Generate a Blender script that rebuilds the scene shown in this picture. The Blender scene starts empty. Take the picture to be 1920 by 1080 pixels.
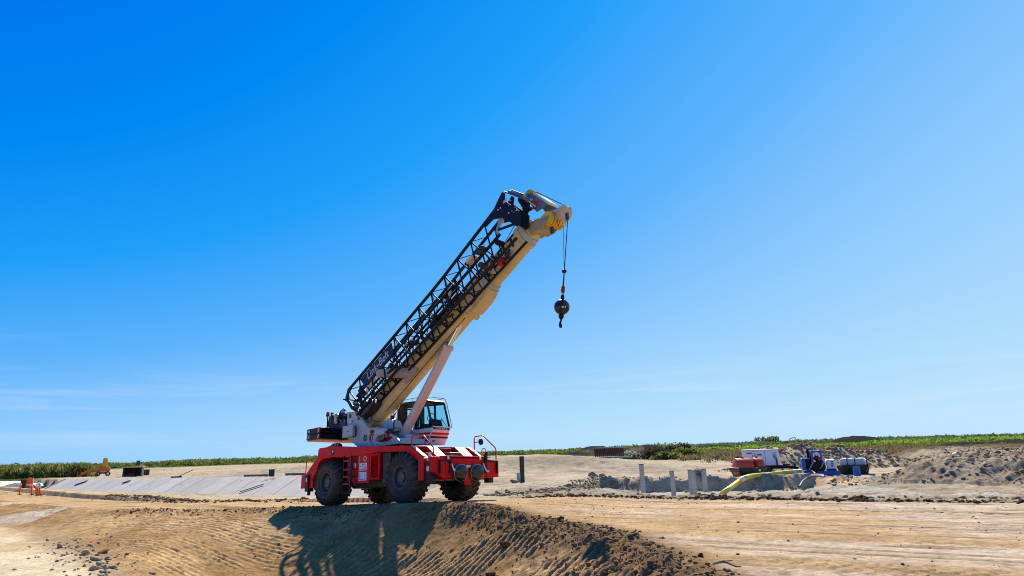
import bpy, bmesh, math, random
import numpy as np
from mathutils import Vector, Matrix
random.seed(7); rng = np.random.default_rng(11)
sc = bpy.context.scene
C = sc.collection
R_ = math.radians

# ------------------------------------------------------------------ camera
F_PX = 1200.0
ROLL = math.atan(0.031)
PITCH = math.atan(307 * math.cos(ROLL) / F_PX)
CAM_Z = 1.98
cam_d = bpy.data.cameras.new('camera'); cam = bpy.data.objects.new('camera', cam_d); C.objects.link(cam)
cam_d.sensor_width = 36.0; cam_d.lens = F_PX / 1920 * 36; cam_d.clip_start = .1; cam_d.clip_end = 20000
_f = Vector((0, math.cos(PITCH), math.sin(PITCH))); _u = Vector((0, -math.sin(PITCH), math.cos(PITCH))); _r = Vector((1, 0, 0))
CRt = _r * math.cos(ROLL) - _u * math.sin(ROLL); CUp = _u * math.cos(ROLL) + _r * math.sin(ROLL)
mw = Matrix((CRt, CUp, -_f)).transposed().to_4x4(); mw.translation = Vector((0, 0, CAM_Z))
cam.matrix_world = mw
sc.camera = cam

def G(px, py, z=-.6):
    """world point on the level z seen at a pixel of the 1920 px photograph (used once to work out places)"""
    d = _f * F_PX + CRt * (px - 960) + CUp * (540 - py)
    t = (z - CAM_Z) / d.z
    return Vector((d.x * t, d.y * t, z))
def GD(px, dist, z):
    d = _f * F_PX + CRt * (px - 960) + CUp * (540 - (847 - .031 * (px - 960)))
    return Vector((d.x / d.y * dist, dist, z))

# ------------------------------------------------------------------ light
SUN_EL, SUN_AZ = R_(41), R_(1)      # azimuth from +Y (view direction) towards +X
SKY_STRENGTH, SUN_STRENGTH, EXPOSURE = .05, 5.0, 1.15
LG0, LG1 = 1.2, 4.1
world = bpy.data.worlds.new('World'); sc.world = world; world.use_nodes = True
nt = world.node_tree; nt.nodes.clear()
def wn(t, **k):
    n = nt.nodes.new(t)
    for a, b in k.items(): setattr(n, a, b)
    return n
sky = wn('ShaderNodeTexSky', sky_type='NISHITA', sun_disc=False)
sky.sun_elevation = SUN_EL; sky.sun_rotation = SUN_AZ
sky.altitude = 0; sky.air_density = 1.0; sky.dust_density = 0.0; sky.ozone_density = 4.0
# the Nishita brightness drives a clear deep-azure gradient that pales towards the sun side
bg = wn('ShaderNodeBackground'); bg.inputs[1].default_value = SKY_STRENGTH
outw = wn('ShaderNodeOutputWorld'); tc = wn('ShaderNodeTexCoord'); lk = nt.links.new
sepc = wn('ShaderNodeSeparateColor'); lk(sky.outputs[0], sepc.inputs[0])
mg = wn('ShaderNodeMath', operation='LOGARITHM'); mg.inputs[1].default_value = 2.0; lk(sepc.outputs[1], mg.inputs[0])
er = wn('ShaderNodeValToRGB'); mr0 = wn('ShaderNodeMapRange'); mr0.inputs[1].default_value = LG0; mr0.inputs[2].default_value = LG1
lk(mg.outputs[0], mr0.inputs[0])
hd = wn('ShaderNodeVectorMath', operation='DOT_PRODUCT'); hd.inputs[1].default_value = (math.sin(R_(75)), math.cos(R_(75)), .05)
lk(tc.outputs['Generated'], hd.inputs[0])
mr1 = wn('ShaderNodeMapRange'); mr1.inputs[1].default_value = -.45; mr1.inputs[2].default_value = .85; mr1.clamp = False
lk(hd.outputs['Value'], mr1.inputs[0])
mxx = wn('ShaderNodeMath', operation='MAXIMUM'); mxx.inputs[1].default_value = 0; lk(mr1.outputs[0], mxx.inputs[0])
pw = wn('ShaderNodeMath', operation='POWER'); pw.inputs[1].default_value = 1.75; lk(mxx.outputs[0], pw.inputs[0])
am = wn('ShaderNodeMath', operation='MULTIPLY_ADD'); am.inputs[1].default_value = -.62; am.inputs[2].default_value = 1; lk(pw.outputs[0], am.inputs[0])
em = wn('ShaderNodeMath', operation='SUBTRACT'); em.inputs[0].default_value = 1; lk(mr0.outputs[0], em.inputs[1])
pm = wn('ShaderNodeMath', operation='MULTIPLY'); lk(am.outputs[0], pm.inputs[0]); lk(em.outputs[0], pm.inputs[1])
sm = wn('ShaderNodeMath', operation='SUBTRACT'); sm.inputs[0].default_value = 1; lk(pm.outputs[0], sm.inputs[1])
rp = wn('ShaderNodeValToRGB'); rp.color_ramp.interpolation = 'LINEAR'
cre = rp.color_ramp.elements; cre[0].position = 0; cre[0].color = (0, .165, .84, 1); cre[1].position = 1; cre[1].color = (.74, .88, .985, 1)
for p, c in ((.16, (.0, .25, .90)), (.31, (.014, .345, .955)), (.50, (.115, .455, .975)), (.66, (.29, .60, .985)), (.80, (.44, .73, .975))):
    e = cre.new(p); e.color = (*c, 1)
lk(sm.outputs[0], rp.inputs[0])
sc_ = wn('ShaderNodeVectorMath', operation='SCALE'); sc_.inputs['Scale'].default_value = 2 ** -EXPOSURE / SKY_STRENGTH; lk(rp.outputs[0], sc_.inputs[0])
# thin cirrus streaks low in the sky
mp = wn('ShaderNodeMapping'); mp.inputs['Scale'].default_value = (2.0, 2.0, 30); mp.inputs['Rotation'].default_value = (0, R_(3), 0); mp.inputs['Location'].default_value = (1.3, .4, 0)
nz = wn('ShaderNodeTexNoise'); nz.inputs['Scale'].default_value = 1.5; nz.inputs['Detail'].default_value = 7; nz.inputs['Roughness'].default_value = .6; nz.inputs['Distortion'].default_value = .5
cr = wn('ShaderNodeMapRange'); cr.inputs[1].default_value = .5; cr.inputs[2].default_value = .85
sep = wn('ShaderNodeSeparateXYZ'); el = wn('ShaderNodeValToRGB'); ee = el.color_ramp.elements
ee[0].position = 0; ee[0].color = (0, 0, 0, 1); ee[1].position = 1; ee[1].color = (0, 0, 0, 1)
for p, v in ((.02, .4), (.07, 1), (.12, .35), (.18, 0.0)):
    e = ee.new(p); e.color = (v, v, v, 1)
mul = wn('ShaderNodeMath', operation='MULTIPLY'); mul2 = wn('ShaderNodeMath', operation='MULTIPLY'); mul2.inputs[1].default_value = .6
mix = wn('ShaderNodeMix', data_type='RGBA'); mix.inputs[7].default_value = tuple(c * 2 ** -EXPOSURE / SKY_STRENGTH for c in (.74, .85, .95)) + (1,)
lk(tc.outputs['Generated'], mp.inputs[0]); lk(mp.outputs[0], nz.inputs['Vector']); lk(nz.outputs[0], cr.inputs[0])
lk(tc.outputs['Generated'], sep.inputs[0]); lk(sep.outputs[2], el.inputs[0])
lk(cr.outputs[0], mul.inputs[0]); lk(el.outputs[0], mul.inputs[1]); lk(mul.outputs[0], mul2.inputs[0])
lk(sc_.outputs[0], mix.inputs[6]); lk(mul2.outputs[0], mix.inputs[0]); lk(mix.outputs[2], bg.inputs[0]); lk(bg.outputs[0], outw.inputs[0])
sd = bpy.data.lights.new('sun', 'SUN'); sd.energy = SUN_STRENGTH; sd.angle = R_(.55); sd.color = (1, .92, .79)
sun = bpy.data.objects.new('sun', sd); C.objects.link(sun)
sdir = Vector((math.sin(SUN_AZ) * math.cos(SUN_EL), math.cos(SUN_AZ) * math.cos(SUN_EL), math.sin(SUN_EL)))
sun.rotation_euler = sdir.to_track_quat('Z', 'Y').to_euler(); sun.location = (0, 0, 60)
vs = sc.view_settings
vs.view_transform = 'Standard'; vs.look = 'None'; vs.gamma = 1; vs.use_curve_mapping = False; vs.exposure = EXPOSURE
sc.cycles.filter_width = 1.0; sc.cycles.max_bounces = 6; sc.cycles.transparent_max_bounces = 8

# ------------------------------------------------------------------ materials
MATS = {}
def mat(name, col, rough=.6, metal=0, noise=.25, scale=8, bump=.0, dirt=None, dirt_amt=0, coat=0, spec=.3, alpha=None, bscale=None):
    if name in MATS: return MATS[name]
    m = bpy.data.materials.new(name); m.use_nodes = True; t = m.node_tree; b = t.nodes['Principled BSDF']
    b.inputs['Roughness'].default_value = rough; b.inputs['Metallic'].default_value = metal
    b.inputs['Coat Weight'].default_value = coat; b.inputs['Specular IOR Level'].default_value = 0.0 if rough > .82 else spec
    co = t.nodes.new('ShaderNodeTexCoord'); n = t.nodes.new('ShaderNodeTexNoise'); n.inputs['Scale'].default_value = scale; n.inputs['Detail'].default_value = 6; n.inputs['Roughness'].default_value = .65
    t.links.new(co.outputs['Object'], n.inputs['Vector'])
    mr = t.nodes.new('ShaderNodeMapRange'); mr.inputs[1].default_value = .3; mr.inputs[2].default_value = .7; mr.inputs[3].default_value = 1 - noise; mr.inputs[4].default_value = 1 + noise * .6
    t.links.new(n.outputs[0], mr.inputs[0])
    mx = t.nodes.new('ShaderNodeMix'); mx.data_type = 'RGBA'; mx.blend_type = 'MULTIPLY'; mx.inputs[0].default_value = 1
    mx.inputs[6].default_value = (*col, 1); t.links.new(mr.outputs[0], mx.inputs[7]); src = mx.outputs[2]
    if dirt:
        n2 = t.nodes.new('ShaderNodeTexNoise'); n2.inputs['Scale'].default_value = scale * .35; n2.inputs['Detail'].default_value = 8; n2.inputs['Roughness'].default_value = .7
        t.links.new(co.outputs['Object'], n2.inputs['Vector'])
        r2 = t.nodes.new('ShaderNodeMapRange'); r2.inputs[1].default_value = .48; r2.inputs[2].default_value = .72; r2.inputs[3].default_value = 0; r2.inputs[4].default_value = dirt_amt
        t.links.new(n2.outputs[0], r2.inputs[0])
        m2 = t.nodes.new('ShaderNodeMix'); m2.data_type = 'RGBA'; t.links.new(r2.outputs[0], m2.inputs[0]); t.links.new(src, m2.inputs[6]); m2.inputs[7].default_value = (*dirt, 1)
        src = m2.outputs[2]
    t.links.new(src, b.inputs['Base Color'])
    if bump:
        bp = t.nodes.new('ShaderNodeBump'); bp.inputs['Strength'].default_value = bump; bp.inputs['Distance'].default_value = .02
        nb = n
        if bscale:
            nb = t.nodes.new('ShaderNodeTexNoise'); nb.inputs['Scale'].default_value = bscale; nb.inputs['Detail'].default_value = 6
            t.links.new(co.outputs['Object'], nb.inputs['Vector'])
        t.links.new(nb.outputs[0], bp.inputs['Height']); t.links.new(bp.outputs[0], b.inputs['Normal'])
    if alpha is not None:
        b.inputs['Transmission Weight'].default_value = alpha; b.inputs['IOR'].default_value = 1.05
    MATS[name] = m
    return m
DUST = (.34, .24, .15)
RED = mat('red_paint', (.76, .004, .005), .38, noise=.22, scale=2.2, dirt=(.30, .12, .08), dirt_amt=.22, spec=.12)
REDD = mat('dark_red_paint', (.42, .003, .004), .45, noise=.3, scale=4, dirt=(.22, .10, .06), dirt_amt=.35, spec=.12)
ORANGER = mat('orange_red_tank_paint', (.55, .055, .018), .5, noise=.25, scale=2.5, dirt=(.3, .2, .14), dirt_amt=.5)
GREYP = mat('light_grey_paint', (.42, .42, .42), .42, noise=.1, scale=3, dirt=DUST, dirt_amt=.2, spec=.3)
CREAM = mat('bounce_tinted_boom_paint', (.62, .46, .21), .42, noise=.14, scale=1.4, dirt=(.20, .13, .06), dirt_amt=.4, spec=.25)  # off-white paint with yellowish ground bounce put into the base colour
PINKW = mat('pink_lit_cylinder_paint', (.60, .46, .39), .35, noise=.08, scale=3, dirt=DUST, dirt_amt=.1, coat=.3)  # white paint; pinkish reflected light is mixed into its colour
BLACK = mat('black_paint', (.010, .010, .011), .45, noise=.2, scale=6, dirt=DUST, dirt_amt=.10, spec=.25)
BLACKM = mat('black_steel', (.008, .008, .009), .5, noise=.2, scale=10, spec=.2)
DARKM = mat('dark_machinery', (.035, .035, .038), .5, noise=.4, scale=9, dirt=DUST, dirt_amt=.3)
RUBBER = mat('tyre_rubber', (.070, .062, .054), .85, noise=.3, scale=4, dirt=(.20, .135, .08), dirt_amt=.6, bump=.3, bscale=30, spec=.15)
RIMM = mat('rim_paint', (.10, .085, .075), .55, noise=.3, scale=6, dirt=DUST, dirt_amt=.35)
CHROME = mat('chrome', (.75, .72, .68), .12, metal=1, noise=.03)
STEEL = mat('grey_steel', (.32, .33, .34), .4, metal=.6, noise=.2)
WHITE = mat('white_paint', (.74, .74, .72), .45, noise=.08, scale=3, dirt=DUST, dirt_amt=.2)
YELS = mat('yellow_nylon', (.72, .42, .03), .45, noise=.12, scale=6)
CREAMS = mat('pale_nylon', (.66, .48, .30), .5, noise=.12, scale=6)
GLASS = mat('cab_glass', (.55, .85, .9), .02, noise=0, alpha=1.0)
SEATM = mat('black_vinyl', (.02, .02, .022), .6)
MIRR = mat('mirror_glass', (.012, .013, .014), .10, noise=.02, spec=.5)
BEAC = mat('red_beacon', (.6, .03, .01), .25)
BLUE = mat('blue_paint', (.012, .09, .34), .42, noise=.25, scale=3, dirt=DUST, dirt_amt=.25)
BLUEB = mat('blue_barrel_plastic', (.02, .13, .36), .5, noise=.15, scale=3, dirt=DUST, dirt_amt=.2)
ROPE = mat('wire_rope', (.05, .05, .05), .5, metal=.5)
CONC = mat('pile_concrete', (.50, .45, .36), .85, noise=.3, scale=5, dirt=(.2, .17, .13), dirt_amt=.5, bump=.3, bscale=30)
RUST = mat('rusty_steel', (.13, .055, .035), .85, noise=.4, scale=3, dirt=(.05, .03, .025), dirt_amt=.6)
DGREEN = mat('dark_green_steel', (.035, .05, .025), .7, noise=.3, scale=3, dirt=RUST and (.08, .05, .03), dirt_amt=.4)
YHOSE = mat('yellow_hose', (.72, .55, .06), .5, noise=.1, scale=2, dirt=DUST, dirt_amt=.25)
TANKM = mat('galvanised_tank', (.50, .50, .47), .4, noise=.12, scale=3, dirt=DUST, dirt_amt=.2)
ORG = mat('safety_orange', (.9, .11, .012), .5, noise=.12, scale=3)
MACHO = mat('machine_orange', (.72, .12, .01), .45, noise=.1, scale=3, dirt=DUST, dirt_amt=.2)
MACHY = mat('machine_yellow', (.70, .33, .01), .45, noise=.1, scale=3, dirt=DUST, dirt_amt=.2)
WOOD = mat('weathered_wood', (.22, .17, .12), .85, noise=.3, scale=8)
PALEW = mat('pale_board', (.42, .37, .3), .8, noise=.2, scale=5)
PLAST = mat('white_sheeting', (.82, .81, .80), .5, noise=.05, scale=2)
BLACKP = mat('black_plastic', (.018, .018, .02), .55, noise=.3, scale=2, dirt=DUST, dirt_amt=.25)
CLODM = mat('dark_clod', (.105, .064, .034), .95, noise=.55, scale=3, bump=.5, bscale=20)
CLODB = mat('brown_clod', (.215, .13, .066), .95, noise=.5, scale=4, bump=.5, bscale=25)
STONEM = mat('grey_stone', (.40, .30, .19), .9, noise=.4, scale=5, bump=.4, bscale=20)
RUBBM = mat('pale_rubble', (.26, .195, .12), .95, noise=.4, scale=2.5, bump=.4, bscale=15)
HEAPM = mat('tan_clod', (.30, .20, .11), .95, noise=.4, scale=4, bump=.5, bscale=25)
GUARD = mat('graphite_trim', (.05, .05, .055), .5)
def slabmat():
    m = mat('slab_concrete', (.46, .40, .315), .8, noise=.14, scale=.8, dirt=(.33, .31, .28), dirt_amt=.5)
    t = m.node_tree; b = t.nodes['Principled BSDF']; src = b.inputs['Base Color'].links[0].from_socket
    oi = t.nodes.new('ShaderNodeObjectInfo'); mr = t.nodes.new('ShaderNodeMapRange'); mr.inputs[3].default_value = .88; mr.inputs[4].default_value = 1.08
    mx = t.nodes.new('ShaderNodeMix'); mx.data_type = 'RGBA'; mx.blend_type = 'MULTIPLY'; mx.inputs[0].default_value = 1
    t.links.new(oi.outputs['Random'], mr.inputs[0]); t.links.new(src, mx.inputs[6]); t.links.new(mr.outputs[0], mx.inputs[7]); t.links.new(mx.outputs[2], b.inputs['Base Color'])
    return m
SLAB = slabmat()

# ------------------------------------------------------------------ mesh helpers
class MB:
    def __init__(s): s.v = []; s.f = []
    def add(s, vs, fs):
        o = len(s.v); s.v += [tuple(v) for v in vs]; s.f += [tuple(i + o for i in f) for f in fs]; return s
    def box(s, x0, x1, y0, y1, z0, z1):
        vs = [(x, y, z) for z in (z0, z1) for y in (y0, y1) for x in (x0, x1)]
        return s.add(vs, [(0, 2, 3, 1), (4, 5, 7, 6), (0, 1, 5, 4), (2, 6, 7, 3), (0, 4, 6, 2), (1, 3, 7, 5)])
    def prism(s, poly, y0, y1, fn=None):
        """poly in (x,z), extruded along y"""
        n = len(poly); fn = fn or (lambda x, y, z: (x, y, z))
        vs = [fn(p[0], y0, p[1]) for p in poly] + [fn(p[0], y1, p[1]) for p in poly]
        fs = [tuple(range(n)), tuple(range(2 * n - 1, n - 1, -1))] + [(i, i + n, (i + 1) % n + n, (i + 1) % n) for i in range(n)]
        return s.add(vs, fs)
    def hexa(s, a, b):
        """box between quad a and quad b (4 points each)"""
        return s.add(list(a) + list(b), [(3, 2, 1, 0), (4, 5, 6, 7), (0, 1, 5, 4), (1, 2, 6, 5), (2, 3, 7, 6), (3, 0, 4, 7)])
    def tube(s, pts, r, n=8, cap=True, closed=False):
        pts = [Vector(p) for p in pts]; rs = r if isinstance(r, (list, tuple)) else [r] * len(pts)
        o = len(s.v); m = len(pts); pa = None
        for i, p in enumerate(pts):
            if closed: d = pts[(i + 1) % m] - pts[i - 1]
            else: d = (pts[min(i + 1, m - 1)] - pts[max(i - 1, 0)])
            d.normalize()
            if pa is None:
                a = d.orthogonal().normalized()
            else: a = (pa - d * pa.dot(d)).normalized()
            pa = a; b = d.cross(a)
            for k in range(n):
                t = 2 * math.pi * k / n; s.v.append(tuple(p + (a * math.cos(t) + b * math.sin(t)) * rs[i]))
        for i in range(m if closed else m - 1):
            j = (i + 1) % m
            for k in range(n):
                k2 = (k + 1) % n; s.f.append((o + i * n + k, o + i * n + k2, o + j * n + k2, o + j * n + k))
        if cap and not closed:
            s.f.append(tuple(o + k for k in range(n - 1, -1, -1))); s.f.append(tuple(o + (m - 1) * n + k for k in range(n)))
        return s
    def lathe(s, prof, c, ax='y', n=24, a0=0, cap=True):
        """prof: (radius, offset along axis)"""
        o = len(s.v); c = Vector(c); m = len(prof)
        A = {'x': (Vector((1, 0, 0)), Vector((0, 1, 0)), Vector((0, 0, 1))), 'y': (Vector((0, 1, 0)), Vector((0, 0, 1)), Vector((1, 0, 0))), 'z': (Vector((0, 0, 1)), Vector((1, 0, 0)), Vector((0, 1, 0)))}[ax] if isinstance(ax, str) else ax
        for r, h in prof:
            for k in range(n):
                t = a0 + 2 * math.pi * k / n; s.v.append(tuple(c + A[0] * h + (A[1] * math.cos(t) + A[2] * math.sin(t)) * r))
        for i in range(m - 1):
            for k in range(n):
                k2 = (k + 1) % n; s.f.append((o + i * n + k, o + i * n + k2, o + (i + 1) * n + k2, o + (i + 1) * n + k))
        if cap and prof[0][0] > 1e-4: s.f.append(tuple(o + k for k in range(n - 1, -1, -1)))
        if cap and prof[-1][0] > 1e-4: s.f.append(tuple(o + (m - 1) * n + k for k in range(n)))
        return s
    def build(s, name, m, parent=None, bevel=0, smooth=False, kind=None):
        me = bpy.data.meshes.new(name); me.from_pydata(s.v, [], s.f)
        bm = bmesh.new(); bm.from_mesh(me); bmesh.ops.remove_doubles(bm, verts=bm.verts, dist=1e-5)
        bmesh.ops.recalc_face_normals(bm, faces=bm.faces); bm.to_mesh(me); bm.free()
        me.materials.append(m)
        if smooth:
            me.shade_smooth()
            try: me.set_sharp_from_angle(angle=R_(35))
            except Exception: pass
        o = bpy.data.objects.new(name, me); C.objects.link(o)
        if parent: o.parent = parent
        if bevel:
            md = o.modifiers.new('bevel', 'BEVEL'); md.width = bevel; md.segments = 2; md.limit_method = 'ANGLE'; md.angle_limit = R_(40); md.harden_normals = False
        if kind: o['kind'] = kind
        return o
def tag(o, label=None, cat=None, group=None, kind=None):
    if label: o['label'] = label
    if cat: o['category'] = cat
    if group: o['group'] = group
    if kind: o['kind'] = kind
    return o
def thing(name, label, cat, loc=(0, 0, 0), rz=0, group=None, rot=None):
    o = bpy.data.objects.new(name, None); C.objects.link(o); o.location = loc; o.rotation_euler = rot or (0, 0, rz); o.empty_display_size = .3
    return tag(o, label, cat, group)
def sub(name, parent, kind=None):
    o = bpy.data.objects.new(name, None); C.objects.link(o); o.parent = parent; o.empty_display_size = .2; return o
def facing(p): return -math.atan2(p[0], p[1])
def text(s, size, m, parent, mtx, name='lettering', depth=.004, bold=0.0, sx=1.0, shear=0):
    cu = bpy.data.curves.new(name, 'FONT'); cu.body = s; cu.size = size; cu.extrude = depth; cu.align_x = 'CENTER'; cu.align_y = 'CENTER'; cu.offset = bold; cu.resolution_u = 3; cu.shear = shear
    t = bpy.data.objects.new('tmp', cu); C.objects.link(t)
    dg = bpy.context.evaluated_depsgraph_get(); dg.update(); me = bpy.data.meshes.new_from_object(t.evaluated_get(dg)); bpy.data.objects.remove(t)
    me.transform(Matrix.Diagonal((sx, 1, 1, 1))); me.transform(mtx); me.name = name; me.materials.clear(); me.materials.append(m)
    o = bpy.data.objects.new(name, me); C.objects.link(o)
    if parent: o.parent = parent
    return o
def frame_m(origin, xdir, ydir):
    x = Vector(xdir).normalized(); y = Vector(ydir).normalized(); z = x.cross(y)
    m = Matrix((x, y, z)).transposed().to_4x4(); m.translation = Vector(origin); return m

# ------------------------------------------------------------------ noise (numpy)
def vnoise(x, y, seed=0):
    xi = np.floor(x).astype(np.int64); yi = np.floor(y).astype(np.int64); fx = x - xi; fy = y - yi
    fx = fx * fx * (3 - 2 * fx); fy = fy * fy * (3 - 2 * fy)
    def h(a, b):
        n = (a * 374761393 + b * 668265263 + seed * 1442695041) & 0xffffffff
        n = ((n ^ (n >> 13)) * 1274126177) & 0xffffffff
        n = (n ^ (n >> 16)) & 0xffff
        return n / 65535.0
    return ((h(xi, yi) * (1 - fx) + h(xi + 1, yi) * fx) * (1 - fy) + (h(xi, yi + 1) * (1 - fx) + h(xi + 1, yi + 1) * fx) * fy) * 2 - 1
def fbm(x, y, s, octv=5, seed=0, g=.5):
    a = 1; t = 0; f = 1 / s; tot = 0
    ca, sa = .8, .6
    for i in range(octv):
        t = t + a * vnoise(x * f, y * f, seed + i * 17); tot += a; a *= g; f *= 2.03
        x, y = x * ca - y * sa, x * sa + y * ca
    return t / tot
def sst(a, b, x):
    t = np.clip((x - a) / (b - a), 0, 1); return t * t * (3 - 2 * t)
def pdist(x, y, pl):
    d = np.full(x.shape, 1e9); s = np.zeros(x.shape); z = np.zeros(x.shape); acc = 0
    for a, b in zip(pl[:-1], pl[1:]):
        ex, ey = b[0] - a[0], b[1] - a[1]; L = math.hypot(ex, ey)
        t = np.clip(((x - a[0]) * ex + (y - a[1]) * ey) / (L * L), 0, 1)
        dd = np.hypot(x - a[0] - t * ex, y - a[1] - t * ey); m = dd < d
        d = np.where(m, dd, d); s = np.where(m, acc + t * L, s)
        if len(a) > 2: z = np.where(m, a[2] + t * (b[2] - a[2]), z)
        acc += L
    return d, s, z
def inside(x, y, poly):
    r = np.zeros(x.shape, bool); n = len(poly)
    for i in range(n):
        x0, y0 = poly[i][:2]; x1, y1 = poly[(i + 1) % n][:2]
        if y0 == y1: continue
        c = ((y0 > y) != (y1 > y)) & (x < (x1 - x0) * (y - y0) / (y1 - y0) + x0); r ^= c
    return r

# ------------------------------------------------------------------ ground plan
CREST = [(-130, 115, -.4), (-66, 72, -.35), (-36.9, 47.6, -.27), (-26.05, 37.54, -.17), (-18.2, 31, -.08), (-12.9, 28.4, 0), (-10.6, 27.5, .02), (-8.7, 26.7, .04), (-6.9, 25.6, .09), (-5.3, 24.1, .19), (-4.0, 22.7, .26), (-2.55, 22.4, .24), (-.9, 21.2, .23), (-.2, 19.9, .22), (1.62, 16.3, .22), (2.34, 14.54, .22), (2.62, 11.86, .22), (2.75, 9.72, .22), (2.8, 6, .2), (2.7, 1, .1), (3, -10, 0), (10, -60, 0)]
FOOT = [(-130, 92), (-66, 55), (-25.3, 32.9), (-20.6, 28.6), (-16.7, 24.6), (-12.2, 19.7), (-9.7, 17.2), (-8.2, 13), (-7.5, 8), (-8, 0), (-9, -20), (-12, -60)]
BACK = [(-160, 145), (-56, 71.5), (-28.2, 44.6), (-16.5, 33.8), (-10.7, 33.2), (-6.9, 33), (-.9, 28.6), (2.66, 26), (5.26, 24.1), (7.73, 22.7), (10.98, 20.5), (13.7, 18.8), (25, 11), (60, -12), (120, -60)]
SLOPE_POLY = CREST + FOOT[::-1]
LOW_POLY = FOOT + [(-400, -60), (-400, 85)]
ROAD_POLY = CREST + BACK[::-1]
CT0 = Vector((-86, 126)); CT1 = Vector((-12, 84))     # top line of the concrete bank
cdir = (CT1 - CT0).normalized(); cnor = Vector((cdir.y, -cdir.x))
if cnor.y > 0: cnor = -cnor                              # towards the camera, down the slope
TRENCH = [(5.6, 54), (6.9, 57.6), (8.6, 57.0), (10.5, 54.5), (12.5, 53.8), (15, 54), (18.2, 53.2), (20.2, 53), (22.3, 50), (22.6, 46), (21, 41), (19, 32), (6, 34), (4.5, 46)]
M_TOE = [(21.8, 42.8), (22.6, 39.5), (25.8, 34.8), (40, 25), (90, 0), (170, 60), (120, 115), (62, 108), (47, 88), (40.5, 71), (34.5, 58)]
WHEEL = np.array([[-7.82, 27.5, .06], [-5.8, 29.7, -.06], [-4.18, 24.2, .295], [-2.15, 26.4, .175]])
PLq = np.linalg.lstsq(np.c_[WHEEL[:, :2], np.ones(4)], WHEEL[:, 2], rcond=None)[0]
HEAPS = [(25.9, 68, 4.6, 2.75), (28.9, 68, 5.0, 2.9), (33.4, 69, 4.4, 2.45), (31, 73, 5.5, 2.0), (37, 70, 4.8, 2.0)]
FARM = [(30, 290, 13, 2.6), (38, 300, 12, 2.2), (52, 290, 14, 2.9), (62, 295, 12, 2.2), (205, 400, 15, 4.4), (218, 400, 14, 3.4), (196, 405, 13, 2.2), (150, 200, 9, 1.8), (138, 205, 7, 1.4), (108, 360, 22, 3)]
RUTS = (10.4, 11.9, 13.1, 14.3, 14.9, 16.2, 16.8, 18.1, 19.4, 20.0, 21.3, 22.2, 23.4)
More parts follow.
